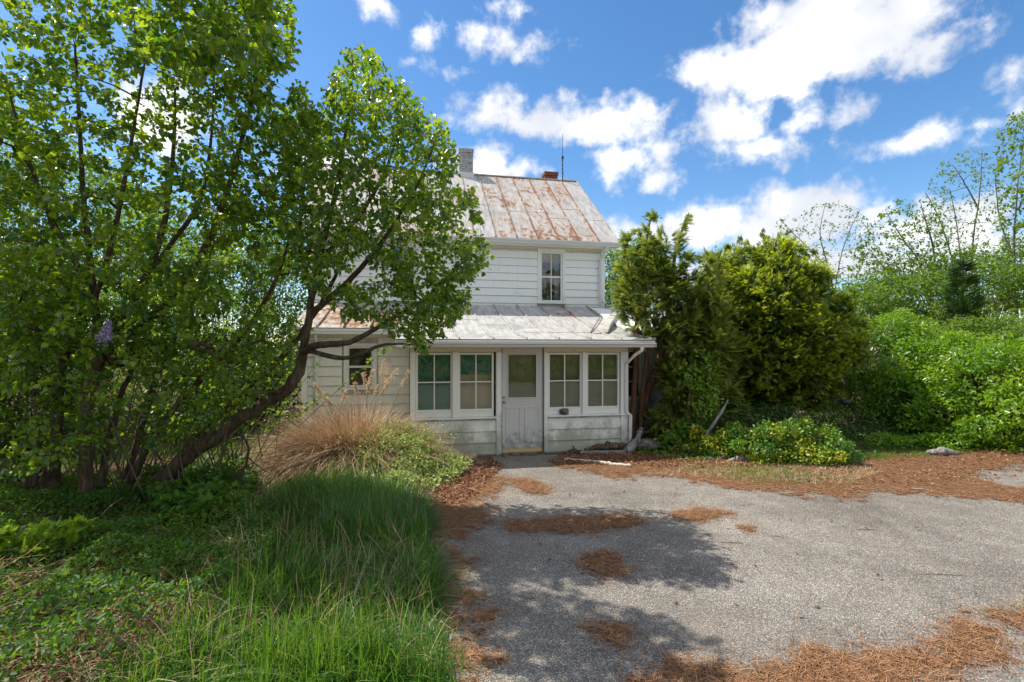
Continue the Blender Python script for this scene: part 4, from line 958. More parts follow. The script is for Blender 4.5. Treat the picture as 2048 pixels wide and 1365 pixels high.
# ------------------------------------------------------------------ shrubs and trees behind the lilacs
bg_l = [('overgrown_shrub', 'tangled light green shrub across the sunlit lawn behind the leaning lilac trunk', [L_(330, 790, 10.8, 120, 120), L_(450, 760, 11.0, 100, 115), L_(230, 720, 10.6, 120, 150), L_(380, 650, 11.2, 110, 100), L_(520, 690, 11.3, 60, 80), L_(140, 800, 9.4, 110, 130)], 13000, 'under', .055, .52),
        ('overgrown_shrub', 'dark evergreen shrub against the left end of the house', [L_(560, 800, 11.5, 60, 120), L_(500, 740, 11.8, 80, 130), L_(590, 690, 12.2, 40, 80), L_(430, 820, 11, 90, 100)], 8000, 'hedge_dark', .06, .45),
        ('overgrown_shrub', 'deep green shrub at the left edge behind the bending trunk', [L_(60, 820, 7.6, 140, 160), L_(-60, 700, 7.4, 140, 200), L_(140, 680, 8.0, 120, 140)], 8000, 'hedge_dark', .065, .5),
        ('broadleaf_tree', 'broad tree behind the lilacs at the left edge', [L_(40, 470, 14, 150, 150), L_(180, 540, 14.5, 150, 130), L_(-100, 430, 14, 150, 170), L_(250, 440, 15, 80, 90), L_(80, 330, 15, 110, 90)], 14000, 'far', .10, .42),
        ('broadleaf_tree', 'low tree behind the lilacs left of the house roof', [L_(430, 560, 13, 130, 90), L_(560, 570, 13.5, 90, 90), L_(320, 520, 13, 120, 110), L_(500, 500, 14, 100, 60)], 8000, 'far', .10, .35)]
for i, (nm, lab, lu, n, mt, sz, mu) in enumerate(bg_l):
    g = np.random.default_rng(40 + i); c = np.mean([l[:2] for l in lu], 0)
    e = plant(nm, lab, 'tree' if 'tree' in nm else 'shrub', (c[0], c[1], 0), 'greenery behind the lilacs')
    bush(e, clumpify(lu, 14, g), int(n * 2.4), g, M[mt], OVAL, sz * .85, mu, .12, .45, name='crown' if 'tree' in nm else 'foliage', inner=.3, stemmat='twig')

# ------------------------------------------------------------------ plants by the porch
g = np.random.default_rng(60)
e = plant('variegated_shrub', 'low spreading shrub of pale cream-edged leaves left of the porch', 'shrub', (-1.9, 7.7, 0))
lu = [L_(720, 950, 7.5, 60, 45), L_(790, 925, 7.8, 76, 58), L_(760, 965, 7.2, 76, 32), L_(835, 905, 8.3, 62, 48), L_(840, 960, 7.4, 70, 28), L_(880, 935, 7.9, 50, 24), L_(690, 970, 7.2, 40, 28), L_(800, 885, 8.5, 30, 45), L_(910, 925, 8.1, 30, 14), L_(800, 985, 7.0, 50, 16)]
bush(e, clumpify(lu, 12, g), 20000, g, M['varieg'], SMALL, .04, .6, .10, .35, inner=.2, stemmat='twig', upn=.6)
S = []
for i in range(60):
    a = np.array([g.uniform(-2.5, -.9), g.uniform(7.2, 8.3), .15]); b_ = a + np.array([g.normal(0, .12), g.normal(0, .1), g.uniform(.3, .75)]); s = np.linspace(0, 1, 7)[:, None]; S.append(a + (b_ - a) * s)
S = np.array(S); pos, tan, idx = twig_leaves(S, g, 40, .1, 4, .018); n = len(pos)
scatter('shoots', SMALL, pos, unit(tan * .2 + rvec(n, g)), unit(rvec(n, g) + [0, 0, .6]), .036 * (.6 + .7 * g.random(n)), M['varieg'], e, np.clip(g.normal(.62, .16, n), 0, 1))
# dry fountain grass
def blades(name, base, ang, ln, lean, width, mat, parent, tint, seg=4, droop=.6, g=rng, twist=.5):
    n = len(base); s = np.linspace(0, 1, seg + 1); d = np.stack([np.cos(ang), np.sin(ang), np.zeros(n)], 1); side = np.stack([-np.sin(ang), np.cos(ang), np.zeros(n)], 1)
    side = unit(side + twist * rvec(n, g) * .6)
    V = np.empty((n, 2 * seg + 1, 3))
    for k, t in enumerate(s):
        hz = ln * (np.sin(lean) * t + droop * np.sin(lean) * t * t * .6); vt = ln * (np.cos(lean) * t - droop * lean * t ** 2.2 * .75)
        p = base + d * hz[:, None]; p[:, 2] = np.maximum(base[:, 2] + vt, .005)
        w = (width * (1 - t) ** .7)[:, None]
        if k < seg: V[:, 2 * k] = p - side * w; V[:, 2 * k + 1] = p + side * w
        else: V[:, 2 * k] = p
    K = 2 * seg + 1; off = np.arange(n)[:, None] * K
    q = np.vstack([off + np.array([[2 * k, 2 * k + 1, 2 * k + 3, 2 * k + 2]]) for k in range(seg - 1)]); t3 = off + np.array([[2 * seg - 2, 2 * seg - 1, 2 * seg]])
    return mesh_np(name, V.reshape(-1, 3), [t3, q], mat, parent, np.repeat(tint, K))
for ci, (px, py, Y, rx, hh, n, lab) in enumerate([(700, 930, 8.45, .85, 1.35, 12000, 'dead straw-brown ornamental grass clump with feathery plumes beside the porch'), (640, 942, 8.2, .42, .85, 6000, 'smaller collapsed brown grass clump left of the plumed one')]):
    b0 = G(px, py); b0[1] = Y; b0[0] = (px - 1024) / FPX * Y
    e = plant('dry_ornamental_grass', lab, 'grass clump', b0, 'dead ornamental grass left of the porch')
    a = g.random(n) * 2 * math.pi; r = rx * np.sqrt(g.random(n)); base = np.stack([b0[0] + r * np.cos(a) * .8, b0[1] + r * np.sin(a) * .55, np.full(n, .02)], 1)
    ang = a + g.normal(0, .7, n); ln = hh * (.55 + .65 * g.random(n)); lean = np.abs(g.normal(.5, .36, n)) + .40 * r / rx
    blades('blades', base, ang, ln, np.clip(lean, .05, 1.35), np.full(n, .0065), M['dry'], e, np.clip(g.normal(.42, .22, n), 0, 1), 5, 1.1, g)
    k_ = int(n * .9); a = g.random(k_) * 6.28; r = rx * 1.05 * np.sqrt(g.random(k_)); b2 = np.stack([b0[0] + r * np.cos(a) * .85, b0[1] + r * np.sin(a) * .6, (.05 + hh * .38 * (1 - (r / rx / 1.05) ** 2) * g.random(k_))], 1)
    blades('curled_blades', b2, g.random(k_) * 6.28, hh * (.2 + .35 * g.random(k_)), np.clip(g.normal(.9, .4, k_), .1, 1.5), np.full(k_, .0062), M['dry'], e, np.clip(g.normal(.36, .22, k_), 0, 1), 5, 1.5, g)
    if ci == 0:
        heads = [(640, 790), (655, 800), (632, 772), (745, 745), (728, 752), (738, 765), (775, 735), (790, 745), (768, 728), (815, 748), (710, 770), (690, 785), (755, 775), (780, 760), (600, 815)]
        for hx, hy in heads:
            tip = W(hx, hy, Y + g.uniform(-.4, .3)); root = np.array([b0[0] + g.uniform(-.3, .45), b0[1] + g.uniform(-.2, .2), .1]); s = np.linspace(0, 1, 8)[:, None]
            mid = root * .5 + tip * .5 + np.array([0, 0, .28]); p = (1 - s) ** 2 * root + 2 * s * (1 - s) * mid + s * s * tip
            st = MB().tube(p - np.array(e['_base']), np.linspace(.004, .002, 8), 4).build('stalk', M['dry'], e)
            m_ = 170; t = .80 + .24 * g.random(m_); pp = p[6] + (p[7] - p[6]) * ((t - .86) * 7)[:, None] + g.normal(0, .016, (m_, 3)); dd = unit((p[7] - p[6])[None] * 3 + rvec(m_, g) * .35)
            scatter('plume', SMALL, pp, dd, rvec(m_, g), .03 * (.6 + .7 * g.random(m_)), M['plume'], e, g.random(m_))

# ------------------------------------------------------------------ evergreen pair right of the porch
g = np.random.default_rng(70)
e = plant('cypress_tree', 'ragged false cypress with reddish stems growing beside the porch corner', 'tree', G(1270, 905) * np.array([1, 1.12, 0]) + np.array([.3, 0, 0]))
Yc = 10.6
lc = [limb([(1263, 890, Yc), (1268, 800, Yc), (1272, 700, Yc), (1276, 600, Yc), (1290, 500, Yc + .1), (1305, 420, Yc + .1)], [.075, .06, .05, .042, .03, .008], 30, .1),
      limb([(1280, 890, Yc + .1), (1286, 780, Yc + .1), (1292, 690, Yc + .1), (1262, 560, Yc), (1245, 470, Yc)], [.07, .055, .045, .03, .008], 26, .1),
      limb([(1275, 870, Yc + .15), (1300, 770, Yc + .2), (1325, 700, Yc + .2), (1340, 600, Yc + .1), (1352, 500, Yc), (1378, 425, Yc)], [.085, .075, .065, .05, .03, .008], 28, .1),
      limb([(1312, 740, Yc + .2), (1370, 690, Yc), (1430, 640, Yc - .1), (1450, 560, Yc - .1)], [.05, .04, .026, .01], 20, .12),
      limb([(1290, 830, Yc + .1), (1340, 790, Yc - .1), (1400, 770, Yc - .3), (1440, 760, Yc - .4)], [.035, .028, .02, .008], 18, .12)]
cyp = [(1232, 600), (1226, 530), (1250, 520), (1240, 465), (1262, 470), (1285, 440), (1300, 408), (1318, 440), (1330, 500), (1352, 490), (1362, 430), (1378, 415), (1380, 440), (1362, 500), (1400, 510), (1430, 490), (1445, 560), (1460, 640), (1450, 740), (1470, 800), (1440, 860), (1390, 890), (1330, 870), (1325, 800), (1345, 740), (1320, 680), (1285, 690), (1250, 660)]
tg = region(cyp, 620, Yc - .9, Yc + .7, g); tg2 = region([(1330, 780), (1480, 780), (1500, 880), (1330, 880)], 45, Yc - .9, Yc, g)
P, Q = grow(lc, np.vstack([tg, tg2]), g, .005, .007, .02, .08, zpen=.2)
branches_mesh('trunk', lc, P, Q, M['bark_red'], e)
pos, tan, idx = twig_leaves(P, g, 26, .15, 5, .03); n = len(pos)
out = unit((pos - np.array([W(1320, 600, Yc)[0], Yc, 0])) * np.array([1, 1, 0]))
d = unit(tan * .55 + out * .5 + rvec(n, g) * .45 + [0, 0, .05]); nr = unit(rvec(n, g) * .45 + [0, 0, 1.])
scatter('crown', CYP, pos, d, nr, .17 * (.55 + .8 * g.random(n)), M['cypress'], e, np.clip(g.normal(.38, .15, n) + g.normal(0, .15, len(P))[idx], 0, 1), .5)
lu = [L_(1405, 625, 10.5, 42, 48), L_(1425, 690, 10.3, 48, 60), L_(1400, 780, 10.2, 55, 50), L_(1345, 590, 10.5, 30, 50), L_(1258, 585, 10.5, 26, 55), L_(1298, 535, 10.6, 30, 45), L_(1440, 800, 10.3, 40, 60), L_(1380, 850, 10.1, 50, 35), L_(1365, 660, 10.4, 40, 40), L_(1345, 770, 10.3, 28, 60), L_(1335, 850, 10.2, 34, 36), L_(1310, 660, 10.6, 22, 26)]
p, nr, k = lumps_surface(clumpify(lu, 9, g, .4), 7600, g, .6); n = len(p)
scatter('crown', CYP, p, unit(nr * .6 + rvec(n, g) * .4 + [0, -.1, .05]), unit(rvec(n, g) * .4 + [0, 0, 1.]), .19 * (.5 + .8 * g.random(n)), M['cypress'], e, np.clip(g.normal(.40, .16, n), 0, 1), .5)
vn = region([(1380, 720), (1420, 700), (1440, 790), (1400, 850), (1370, 790)], 40, Yc - 1.1, Yc - .8, g)
vp = np.repeat(vn, 14, 0) + g.normal(0, .09, (40 * 14, 3)); n = len(vp)
vine = plant('climbing_vine', 'bright green vine leaves climbing through the false cypress', 'vine', (3.7, 9.7, 0))
S = []
for t in vn[:16]:
    s = np.linspace(0, 1, 7)[:, None]; a = np.array([3.7 + g.normal(0, .1), 9.7, 0]); mid = (a + t) / 2 + g.normal(0, .12, 3); S.append((1 - s) ** 2 * a + 2 * s * (1 - s) * mid + s * s * t)
v, f = tubes(np.array(S), np.tile(np.linspace(.007, .002, 7), (16, 1)), 4); mesh_np('stems', v, f, M['twig'], vine)
scatter('foliage', OVAL, vp, rvec(n, g) + [0, -.5, -.2], rvec(n, g) * .5 + [0, -.4, .8], .085 * (.6 + .6 * g.random(n)), M['bright'], vine, np.clip(g.normal(.5, .2, n), 0, 1))
# the big yew
g = np.random.default_rng(71)
Yy = 12.1
e = plant('yew_tree', 'huge dense dark yew with yellow-green tips right of the house', 'tree', (W(1560, 800, Yy)[0], Yy, 0))
lu = []
outline = [(1385, 700), (1375, 600), (1400, 530), (1450, 505), (1500, 490), (1560, 480), (1620, 500), (1665, 560), (1710, 590), (1742, 650), (1735, 720), (1690, 790), (1620, 830), (1520, 830), (1430, 800)]
cx, cy = 1560, 660
for i in range(190):
    p = sample_poly(outline, 1, g)[0]; k = np.hypot((p[0] - cx) / 185, (p[1] - cy) / 180); dep = math.sqrt(max(.05, 1 - min(1, k * k)))
    r = g.uniform(20, 40) * (1 - .25 * min(k, 1)); Y = Yy - dep * 1.75 * g.uniform(.75, 1.0) if i % 4 else Yy + dep * 1.3
    q = (p - [cx, cy]) * .90 + [cx, cy]; lu.append(L_(q[0], q[1], Y, r, r * .85))
lu.append((W(cx, cy, Yy)[0], Yy, W(cx, cy + 10, Yy)[2], 1.3, 1.0, 1.3))
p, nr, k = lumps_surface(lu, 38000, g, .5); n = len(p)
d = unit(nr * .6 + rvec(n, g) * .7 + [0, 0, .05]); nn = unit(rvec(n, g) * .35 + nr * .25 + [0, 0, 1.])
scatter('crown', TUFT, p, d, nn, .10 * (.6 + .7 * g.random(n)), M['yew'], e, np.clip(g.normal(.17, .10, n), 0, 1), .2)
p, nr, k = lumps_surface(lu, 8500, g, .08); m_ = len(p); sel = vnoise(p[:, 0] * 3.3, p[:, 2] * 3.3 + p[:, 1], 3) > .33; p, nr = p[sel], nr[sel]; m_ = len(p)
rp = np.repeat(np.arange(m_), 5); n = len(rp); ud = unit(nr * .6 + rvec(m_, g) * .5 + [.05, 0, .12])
scatter('lit_new_growth', TUFT, p[rp] + ud[rp] * ((np.arange(n) % 5)[:, None] * .05 - .06) + g.normal(0, .03, (n, 3)), unit(ud[rp] + rvec(n, g) * .3), unit(rvec(n, g) * .3 + nr[rp] * .35 + [-.3, 0, 1.]), .088 * (.6 + .6 * g.random(n)), M['yew'], e, np.clip(g.normal(.74, .14, n) + g.normal(0, .14, m_)[rp], 0, 1), .3)  # pale tint: new growth, plus sunlit tips painted against the dark inner crown
lead = [(1455, 495), (1480, 480), (1500, 500), (1525, 472), (1535, 490), (1560, 480), (1575, 468), (1600, 500), (1580, 490), (1625, 505), (1650, 545), (1415, 515), (1705, 585), (1545, 505), (1612, 515), (1490, 500)]
ts = []
for x, y in lead: ts += [W(x, y, Yy - .3)]
trunk = [limb([(1560, 905, Yy), (1555, 780, Yy), (1560, 640, Yy), (1565, 520, Yy)], [.17, .14, .10, .03], 20, .1), limb([(1560, 850, Yy), (1480, 700, Yy), (1450, 560, Yy)], [.1, .07, .02], 18, .1), limb([(1560, 850, Yy), (1650, 720, Yy), (1690, 620, Yy)], [.1, .07, .02], 18, .1)]
P, Q = grow(trunk, np.array(ts), g, .008, .006, .05, .03); branches_mesh('trunk', trunk, P, Q, M['bark_red'], e)
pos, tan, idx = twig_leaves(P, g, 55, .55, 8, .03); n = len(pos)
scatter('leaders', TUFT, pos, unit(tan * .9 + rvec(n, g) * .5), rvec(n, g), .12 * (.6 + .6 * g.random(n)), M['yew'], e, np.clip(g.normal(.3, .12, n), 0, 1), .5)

# ------------------------------------------------------------------ low shrubs in the bed on the right
g = np.random.default_rng(80)
low = [('low_shrub', 'low shrub with glossy green and golden yellow leaves, in front of the yew', [L_(1530, 885, 9.0, 45, 35), L_(1580, 880, 9.0, 50, 38), L_(1640, 885, 9.0, 50, 38), L_(1670, 900, 8.9, 40, 24), L_(1610, 905, 8.8, 60, 22)], 10000, 'euon', .05, .62, .28),
       ('low_shrub', 'small golden-tipped shrub right behind the upright dead branch', [L_(1470, 890, 9.2, 40, 34), L_(1440, 895, 9.2, 30, 24), L_(1500, 905, 9.0, 40, 20)], 5200, 'euon', .05, .60, .28),
       ('low_shrub', 'loose yellow-green shrub left of the upright dead branch', [L_(1390, 870, 9.7, 34, 30), L_(1350, 885, 9.7, 34, 26), L_(1400, 900, 9.4, 30, 14)], 3000, 'euon', .055, .52, .2),
       ('low_shrub', 'shaded dark green ground shrub under the cypress', [L_(1320, 890, 10.2, 45, 26), L_(1440, 850, 10.3, 80, 40), L_(1540, 850, 10.4, 90, 40), L_(1640, 850, 10.4, 70, 36), L_(1700, 860, 11.2, 70, 40), L_(1600, 840, 12.5, 120, 60), L_(1480, 840, 12.5, 100, 60)], 8500, 'hedge_dark', .06, .6, .15)]
for nm, lab, lu, n, mt, sz, mu, cl in low:
    c = np.mean([l[:2] for l in lu], 0); e = plant(nm, lab, 'shrub', (c[0], c[1], 0), 'low shrubs in the bed right of the house')
    bush(e, clumpify(lu, 10, g, .4), int(n * 1.4), g, M[mt], SMALL if sz < .055 else OVAL, sz, mu, cl, .4, stemmat='twig')
# bright shrubs at the right edge
br = [('broadleaf_shrub', 'bright green glossy shrub nearest the right edge of the driveway', [L_(1930, 780, 10.8, 100, 100), L_(2030, 770, 10.6, 110, 110), L_(2000, 840, 10.2, 110, 60), L_(1880, 830, 10.7, 70, 55), L_(2150, 760, 10.5, 110, 120), L_(1960, 715, 11.3, 80, 50)], 15000, 'bright', .085, .5),
      ('broadleaf_shrub', 'big bright green shrub between the yew and the right edge', [L_(1790, 740, 12.0, 90, 90), L_(1840, 710, 12.3, 80, 62), L_(1760, 800, 11.8, 70, 70), L_(1830, 800, 11.5, 80, 70), L_(1720, 790, 12, 40, 70), L_(1870, 740, 11.8, 80, 90), L_(1800, 660, 12.6, 60, 40)], 14000, 'bright', .085, .42),
      ('broadleaf_shrub', 'pale green shrub rising behind the bright shrubs at the right edge', [L_(2000, 680, 13.5, 100, 50), L_(2100, 670, 13.5, 90, 50), L_(1930, 680, 14, 70, 40)], 6000, 'far', .085, .5)]
for nm, lab, lu, n, mt, sz, mu in br:
    c = np.mean([l[:2] for l in lu], 0); e = plant(nm, lab, 'shrub', (c[0], c[1], 0), 'broadleaf shrubs along the right side')
    bush(e, clumpify(lu, 26, g, .27), int(n * 1.55), g, M[mt], OVAL, sz * .92, mu, .15, .4, stemmat='twig', droop=.3)

# ------------------------------------------------------------------ trees beyond the yard
g = np.random.default_rng(90)
def thin_tree(label, stems, tpoly, nt, Y, per_m, sz, mu, droop=.25, name='sparse_tree', rb=.09, leafm='far', dY=1.2):
    e = plant(name, label, 'tree', (W(stems[0][0][0], 700, Y)[0], Y, 0), 'sparse trees beyond the yard')
    lb = []
    for s in stems:
        pts = [(x, y, Y + (g.normal(0, .25) if i else 0)) for i, (x, y) in enumerate(s)]
        if s is stems[0] or s[0][1] > 690: pts[0] = (pts[0][0], HOR + CAM_H * FPX / Y, Y)
        r0 = rb * .55 if s[0][1] > 600 else rb * .30
        lb.append(limb(pts, np.linspace(r0, .008, len(pts)), 20, .25))
    leafy(e, lb, region(tpoly, int(nt * 1.8), Y - dY, Y + dY, g), g, M[leafm], M['bark_grey'], OVAL, sz * .8, per_m * 1.5, droop=droop, tint_mu=mu, r0=.005, kr=.006, wig=.10, extra=2, t0=.3, zpen=1.0, sec=34)
thin_tree('nearly bare thin tree with a spreading twiggy top behind the yew', [[(1672, 760), (1668, 600), (1655, 530), (1640, 470), (1650, 410)], [(1668, 600), (1680, 520), (1700, 460), (1720, 420)], [(1660, 540), (1610, 490), (1560, 440)]], [(1545, 440), (1600, 420), (1680, 400), (1740, 430), (1735, 560), (1640, 580), (1570, 500)], 170, 19, 7, .11, .3, rb=.08)
thin_tree('small leafy tree with arching branches right of the bare one', [[(1850, 760), (1860, 620), (1840, 530), (1800, 470), (1770, 420)], [(1860, 620), (1870, 520), (1850, 440), (1840, 400)], [(1850, 590), (1790, 560), (1740, 500)]], [(1740, 440), (1790, 400), (1880, 400), (1900, 480), (1890, 620), (1780, 640), (1700, 600), (1700, 520)], 360, 19, 22, .13, .4, rb=.09)
thin_tree('tall thin twin-stemmed tree with mostly bare forked top', [[(1965, 760), (1960, 620), (1945, 500), (1958, 400), (1965, 300)], [(1940, 760), (1935, 640), (1905, 520), (1875, 430), (1850, 385)], [(1958, 420), (1925, 360), (1905, 330)], [(1925, 570), (1915, 460), (1900, 380)]], [(1850, 390), (1870, 330), (1960, 290), (2000, 330), (1990, 520), (1900, 560), (1860, 480)], 240, 21, 9, .12, .35, rb=.11)
thin_tree('tall leafy tree with feathery foliage at the right edge of the picture', [[(2040, 760), (2035, 640), (2028, 500), (2035, 380), (2050, 260)], [(2028, 520), (2000, 440), (1990, 350)], [(2035, 420), (2080, 330), (2110, 240)]], [(1990, 330), (1995, 260), (2030, 220), (2140, 200), (2160, 450), (2060, 640), (1990, 600), (2000, 480)], 380, 18, 22, .15, .5, rb=.12)
# small dark spruce
e = plant('spruce_tree', 'small narrow dark spruce standing among the shrubs on the right', 'tree', (W(1925, 700, 15)[0], 15, 0))
tr = limb([(1925, 833, 15), (1925, 700, 15), (1925, 520, 15)], [.08, .06, .01], 14); S = []
for i in range(260):
    t = g.random() ** .8; a = g.random() * 6.28; z = .6 + t * 4.0; r = (1 - t) * .85 + .12; b_ = np.array([W(1925, 0, 15)[0], 15, z]); tip = b_ + np.array([math.cos(a) * r, math.sin(a) * r, r * .35])
    s = np.linspace(0, 1, 5)[:, None]; S.append(b_ + (tip - b_) * s)
S = np.array(S); branches_mesh('trunk', [tr], S, np.tile(np.linspace(.012, .003, 5), (260, 1)), M['bark_grey'], e)
pos, tan, idx = twig_leaves(S, g, 22, .1, 3, .03); n = len(pos)
scatter('crown', YEW, pos, unit(tan + rvec(n, g) * .5), unit(rvec(n, g) * .5 + [0, 0, 1]), .22 * (.6 + .6 * g.random(n)), M['conifer'], e, np.clip(g.normal(.45, .15, n), 0, 1), .3)
bgt = [('broadleaf_tree', 'leafy tree showing just past the right corner of the house', [L_(1250, 540, 19, 60, 60), L_(1300, 580, 19, 70, 70), L_(1220, 600, 20, 60, 60), L_(1290, 500, 20, 40, 30)], 7000, .11, .5),
       ('broadleaf_tree', 'round green tree behind the yew', [L_(1740, 610, 17, 70, 60), L_(1800, 590, 17.5, 70, 50), L_(1700, 640, 17, 60, 60), L_(1440, 560, 18, 60, 50)], 6000, .11, .45),
       ('broadleaf_tree', 'bushy green tree below the tall thin stems on the right', [L_(1820, 545, 18.5, 55, 40), L_(1930, 530, 18.5, 60, 40), L_(2030, 530, 18.5, 55, 45), L_(1880, 600, 17, 80, 55), L_(1960, 580, 17.5, 80, 55), L_(2040, 590, 17.5, 80, 45), L_(1900, 650, 16.5, 100, 50)], 8000, .11, .5)]
for nm, lab, lu, n, sz, mu in bgt:
    c = np.mean([l[:2] for l in lu], 0); e = plant(nm, lab, 'tree', (c[0], c[1], 0), 'green trees beyond the yard')
    bush(e, clumpify(lu, 16, g), int(n * 2), g, M['far'], OVAL, sz * .9, mu, .14, .5, name='crown', inner=.2, stemmat='twig')
# far wood all round the yard, one mass
def wood(name, label, pts, n, sz, seed, zr=(2.0, 4.5)):
    g = np.random.default_rng(seed); lu = []
    for x, y in pts:
        h = g.uniform(*zr); lu.append((x, y, h * .5, h * .75, h * .6, h * .62))
    p, nr, k = lumps_surface(lu, n, g, .5); m = len(p); d = unit(nr * .5 + rvec(m, g)); nn = unit(rvec(m, g) * .7 + [0, 0, 1.])
    o = scatter(name, OVAL, p, d, nn, sz * (.6 + .8 * g.random(m)), M['far'], None, np.clip(g.normal(.4, .15, m) + g.normal(0, .1, len(lu))[k], 0, 1)); return tag(o, label, 'woods', kind='stuff')
wood('distant_woods', 'distant line of green woods beyond the house', [(x, 38 + 3 * math.sin(x)) for x in np.arange(-50, 62, 4.2)], 15000, .5, 5, (3.0, 4.6))
wood('roadside_woods', 'line of green trees across the driveway, seen mirrored in the porch windows', [(x, -13 + 1.5 * math.sin(x * 1.7)) for x in np.arange(-26, 30, 3.2)], 12000, .36, 6, (4.5, 6.5))

# ------------------------------------------------------------------ grass, ground cover, litter
g = np.random.default_rng(100)
def grass(name, label, poly, n, h, w, mu, lean=.3, seed=0, tuft=8):
    c = sample_poly(GP(poly), max(1, n // tuft), g); b = np.repeat(c, tuft, 0) + g.normal(0, .028, (len(c) * tuft, 2)) + np.repeat(g.normal(0, .10, c.shape) * (g.random((len(c), 1)) < .2), tuft, 0); m = len(b)
    dens = vnoise(b[:, 0] * 1.7, b[:, 1] * 1.7, seed); hh = h * (.45 + .75 * dens) * (.55 + .6 * g.random(m))
    gp = np.array(GP(poly)); f_ = np.zeros(len(c))
    for q in range(8): f_ += in_poly(c[:, 0] + .28 * math.cos(q * .785), c[:, 1] + .28 * math.sin(q * .785), gp)
    hh = hh * np.repeat((.38 + .62 * f_ / 8) * g.uniform(.55, 1.25, len(c)), tuft)
    ca = np.repeat(vnoise(c[:, 0] * .9, c[:, 1] * .9, seed + 40) * 9 + g.normal(0, .9, len(c)), tuft); ang = ca + g.normal(0, .55, m); ln_ = np.abs(g.normal(lean, lean * .7, m)); arch = g.random(m) < .16; hh = np.where(arch, hh * 1.45, hh); ln_ = np.where(arch, ln_ + .35, ln_)
    o = blades(name, np.column_stack([b, np.zeros(m)]), ang, hh, np.clip(ln_, .02, 1.2), w * (.6 + .7 * g.random(m)), M['grass'], None, np.clip(mu + g.normal(0, .26, m) + (vnoise(b[:, 0] * 3, b[:, 1] * 3, seed + 2) - .5) * .4, 0, 1), 4, .9, g)
    return tag(o, label, 'grass', kind='stuff')
grass('tall_grass', 'tall lush green grass in the left foreground beside the driveway', [(545, 985), (640, 965), (700, 985), (830, 992), (855, 1010), (850, 1100), (870, 1190), (885, 1260), (915, 1420), (120, 1420), (330, 1290), (470, 1190), (540, 1100)], 56000, .46, .0050, .42, .60, 1, 12)
n = 2600; b = sample_poly(GP([(500, 1000), (840, 1000), (860, 1200), (900, 1400), (150, 1400), (420, 1210)]), n, g)
tag(blades('dead_grass_blades', np.column_stack([b, np.full(n, .01)]), g.random(n) * 6.28, .2 + .35 * g.random(n), np.clip(g.normal(.7, .4, n), .1, 1.3), np.full(n, .0032), M['dry'], None, np.clip(g.normal(.55, .2, n), 0, 1), 4, .8, g), 'dead straw blades mixed through the tall grass', 'grass', kind='stuff')
grass('lawn_grass', 'sunlit shorter grass between the leaning trunk and the dead grass clump', [(330, 985), (400, 925), (440, 880), (540, 866), (600, 890), (640, 960), (560, 1000), (540, 1100), (470, 1180), (400, 1080)], 26000, .24, .0045, .6, .4, 2)
grass('lawn_grass', 'grass in the shade under the lilacs behind the trunks', [(-100, 960), (250, 930), (520, 880), (560, 868), (300, 872), (-100, 880)], 9000, .3, .006, .5, .35, 3)
grass('driveway_weeds', 'short sparse grass on the needle strip behind the driveway', [(1310, 945), (1420, 925), (1700, 925), (1760, 950), (1700, 975), (1500, 968)], 9000, .11, .0034, .6, .5, 4, 5)
grass('driveway_weeds', 'low shaded grass under the shrubs on the right', [(1690, 918), (1760, 880), (1950, 880), (1960, 908), (1850, 918), (1720, 925)], 9000, .14, .005, .4, .4, 5)
for k, (x, y, n) in enumerate(((1700, 1325, 500), (1940, 1285, 500), (1545, 1350, 400), (2030, 1222, 300), (925, 1370, 260), (1390, 1370, 300))):
    grass('driveway_weeds', 'small tuft of grass growing through the needle strip', [(x - 45, y - 9), (x + 45, y - 9), (x + 45, y + 12), (x - 45, y + 12)], n, .10, .0028, .7, .5, 10 + k, 4)
n = 5200; b = sample_poly(GP([(1300, 950), (1420, 922), (1720, 922), (1760, 948), (1700, 972), (1500, 966)]), n, g)
tag(blades('dry_strip_grass', np.column_stack([b, np.full(n, .012)]), g.random(n) * 6.28, .06 + .07 * g.random(n), np.clip(g.normal(.9, .3, n), .1, 1.4), np.full(n, .003), M['dry'], None, np.clip(g.normal(.6, .2, n), 0, 1), 3, .6, g), 'pale dry grass on the strip between the bed and the driveway', 'grass', kind='stuff')
def cover(name, label, poly, n, h, sz, mat, mu, tmpl=OVAL, seed=0, cat='ground cover'):
    b = sample_poly(GP(poly), n, g); top = h * (.25 + .9 * vnoise(b[:, 0] * 2.3, b[:, 1] * 2.3, seed)) ; z = top * (1 - .75 * g.random(n) ** 2.2) + .01
    p = np.column_stack([b, z]); d = unit(rvec(n, g) + [0, 0, .1]); nn = unit(rvec(n, g) * .55 + [0, 0, 1.])
    o = scatter(name, tmpl, p, d, nn, sz * (.5 + .8 * g.random(n)), M[mat], None, np.clip(mu + g.normal(0, .18, n) + (vnoise(b[:, 0] * 1.9, b[:, 1] * 1.9, seed + 7) - .5) * .5, 0, 1)); return tag(o, label, cat, kind='stuff')
cover('ground_cover', 'leafy ground cover in the shade below the lilacs', [(-120, 1000), (200, 985), (420, 1000), (560, 1050), (560, 1120), (470, 1200), (330, 1290), (200, 1400), (-120, 1420)], 26000, .34, .045, 'under', .36, seed=3)
cover('ground_cover', 'small variegated creeper mixed in the ground cover near the grass', [(250, 1080), (420, 1050), (560, 1080), (540, 1150), (430, 1200), (300, 1190)], 9000, .22, .03, 'varieg', .30, SMALL, 5)
cover('ground_cover', 'broad seedling leaves at the foot of the leaning trunk', [(280, 1010), (440, 960), (520, 985), (470, 1060), (330, 1080)], 2600, .42, .085, 'under', .35, HEART, 8)
cover('ground_cover', 'green weeds along the foot of the right-hand shrubs', [(1720, 905), (1780, 872), (2100, 868), (2100, 898), (1980, 902), (1900, 912), (1850, 905)], 7000, .30, .06, 'bright', .35, seed=9)
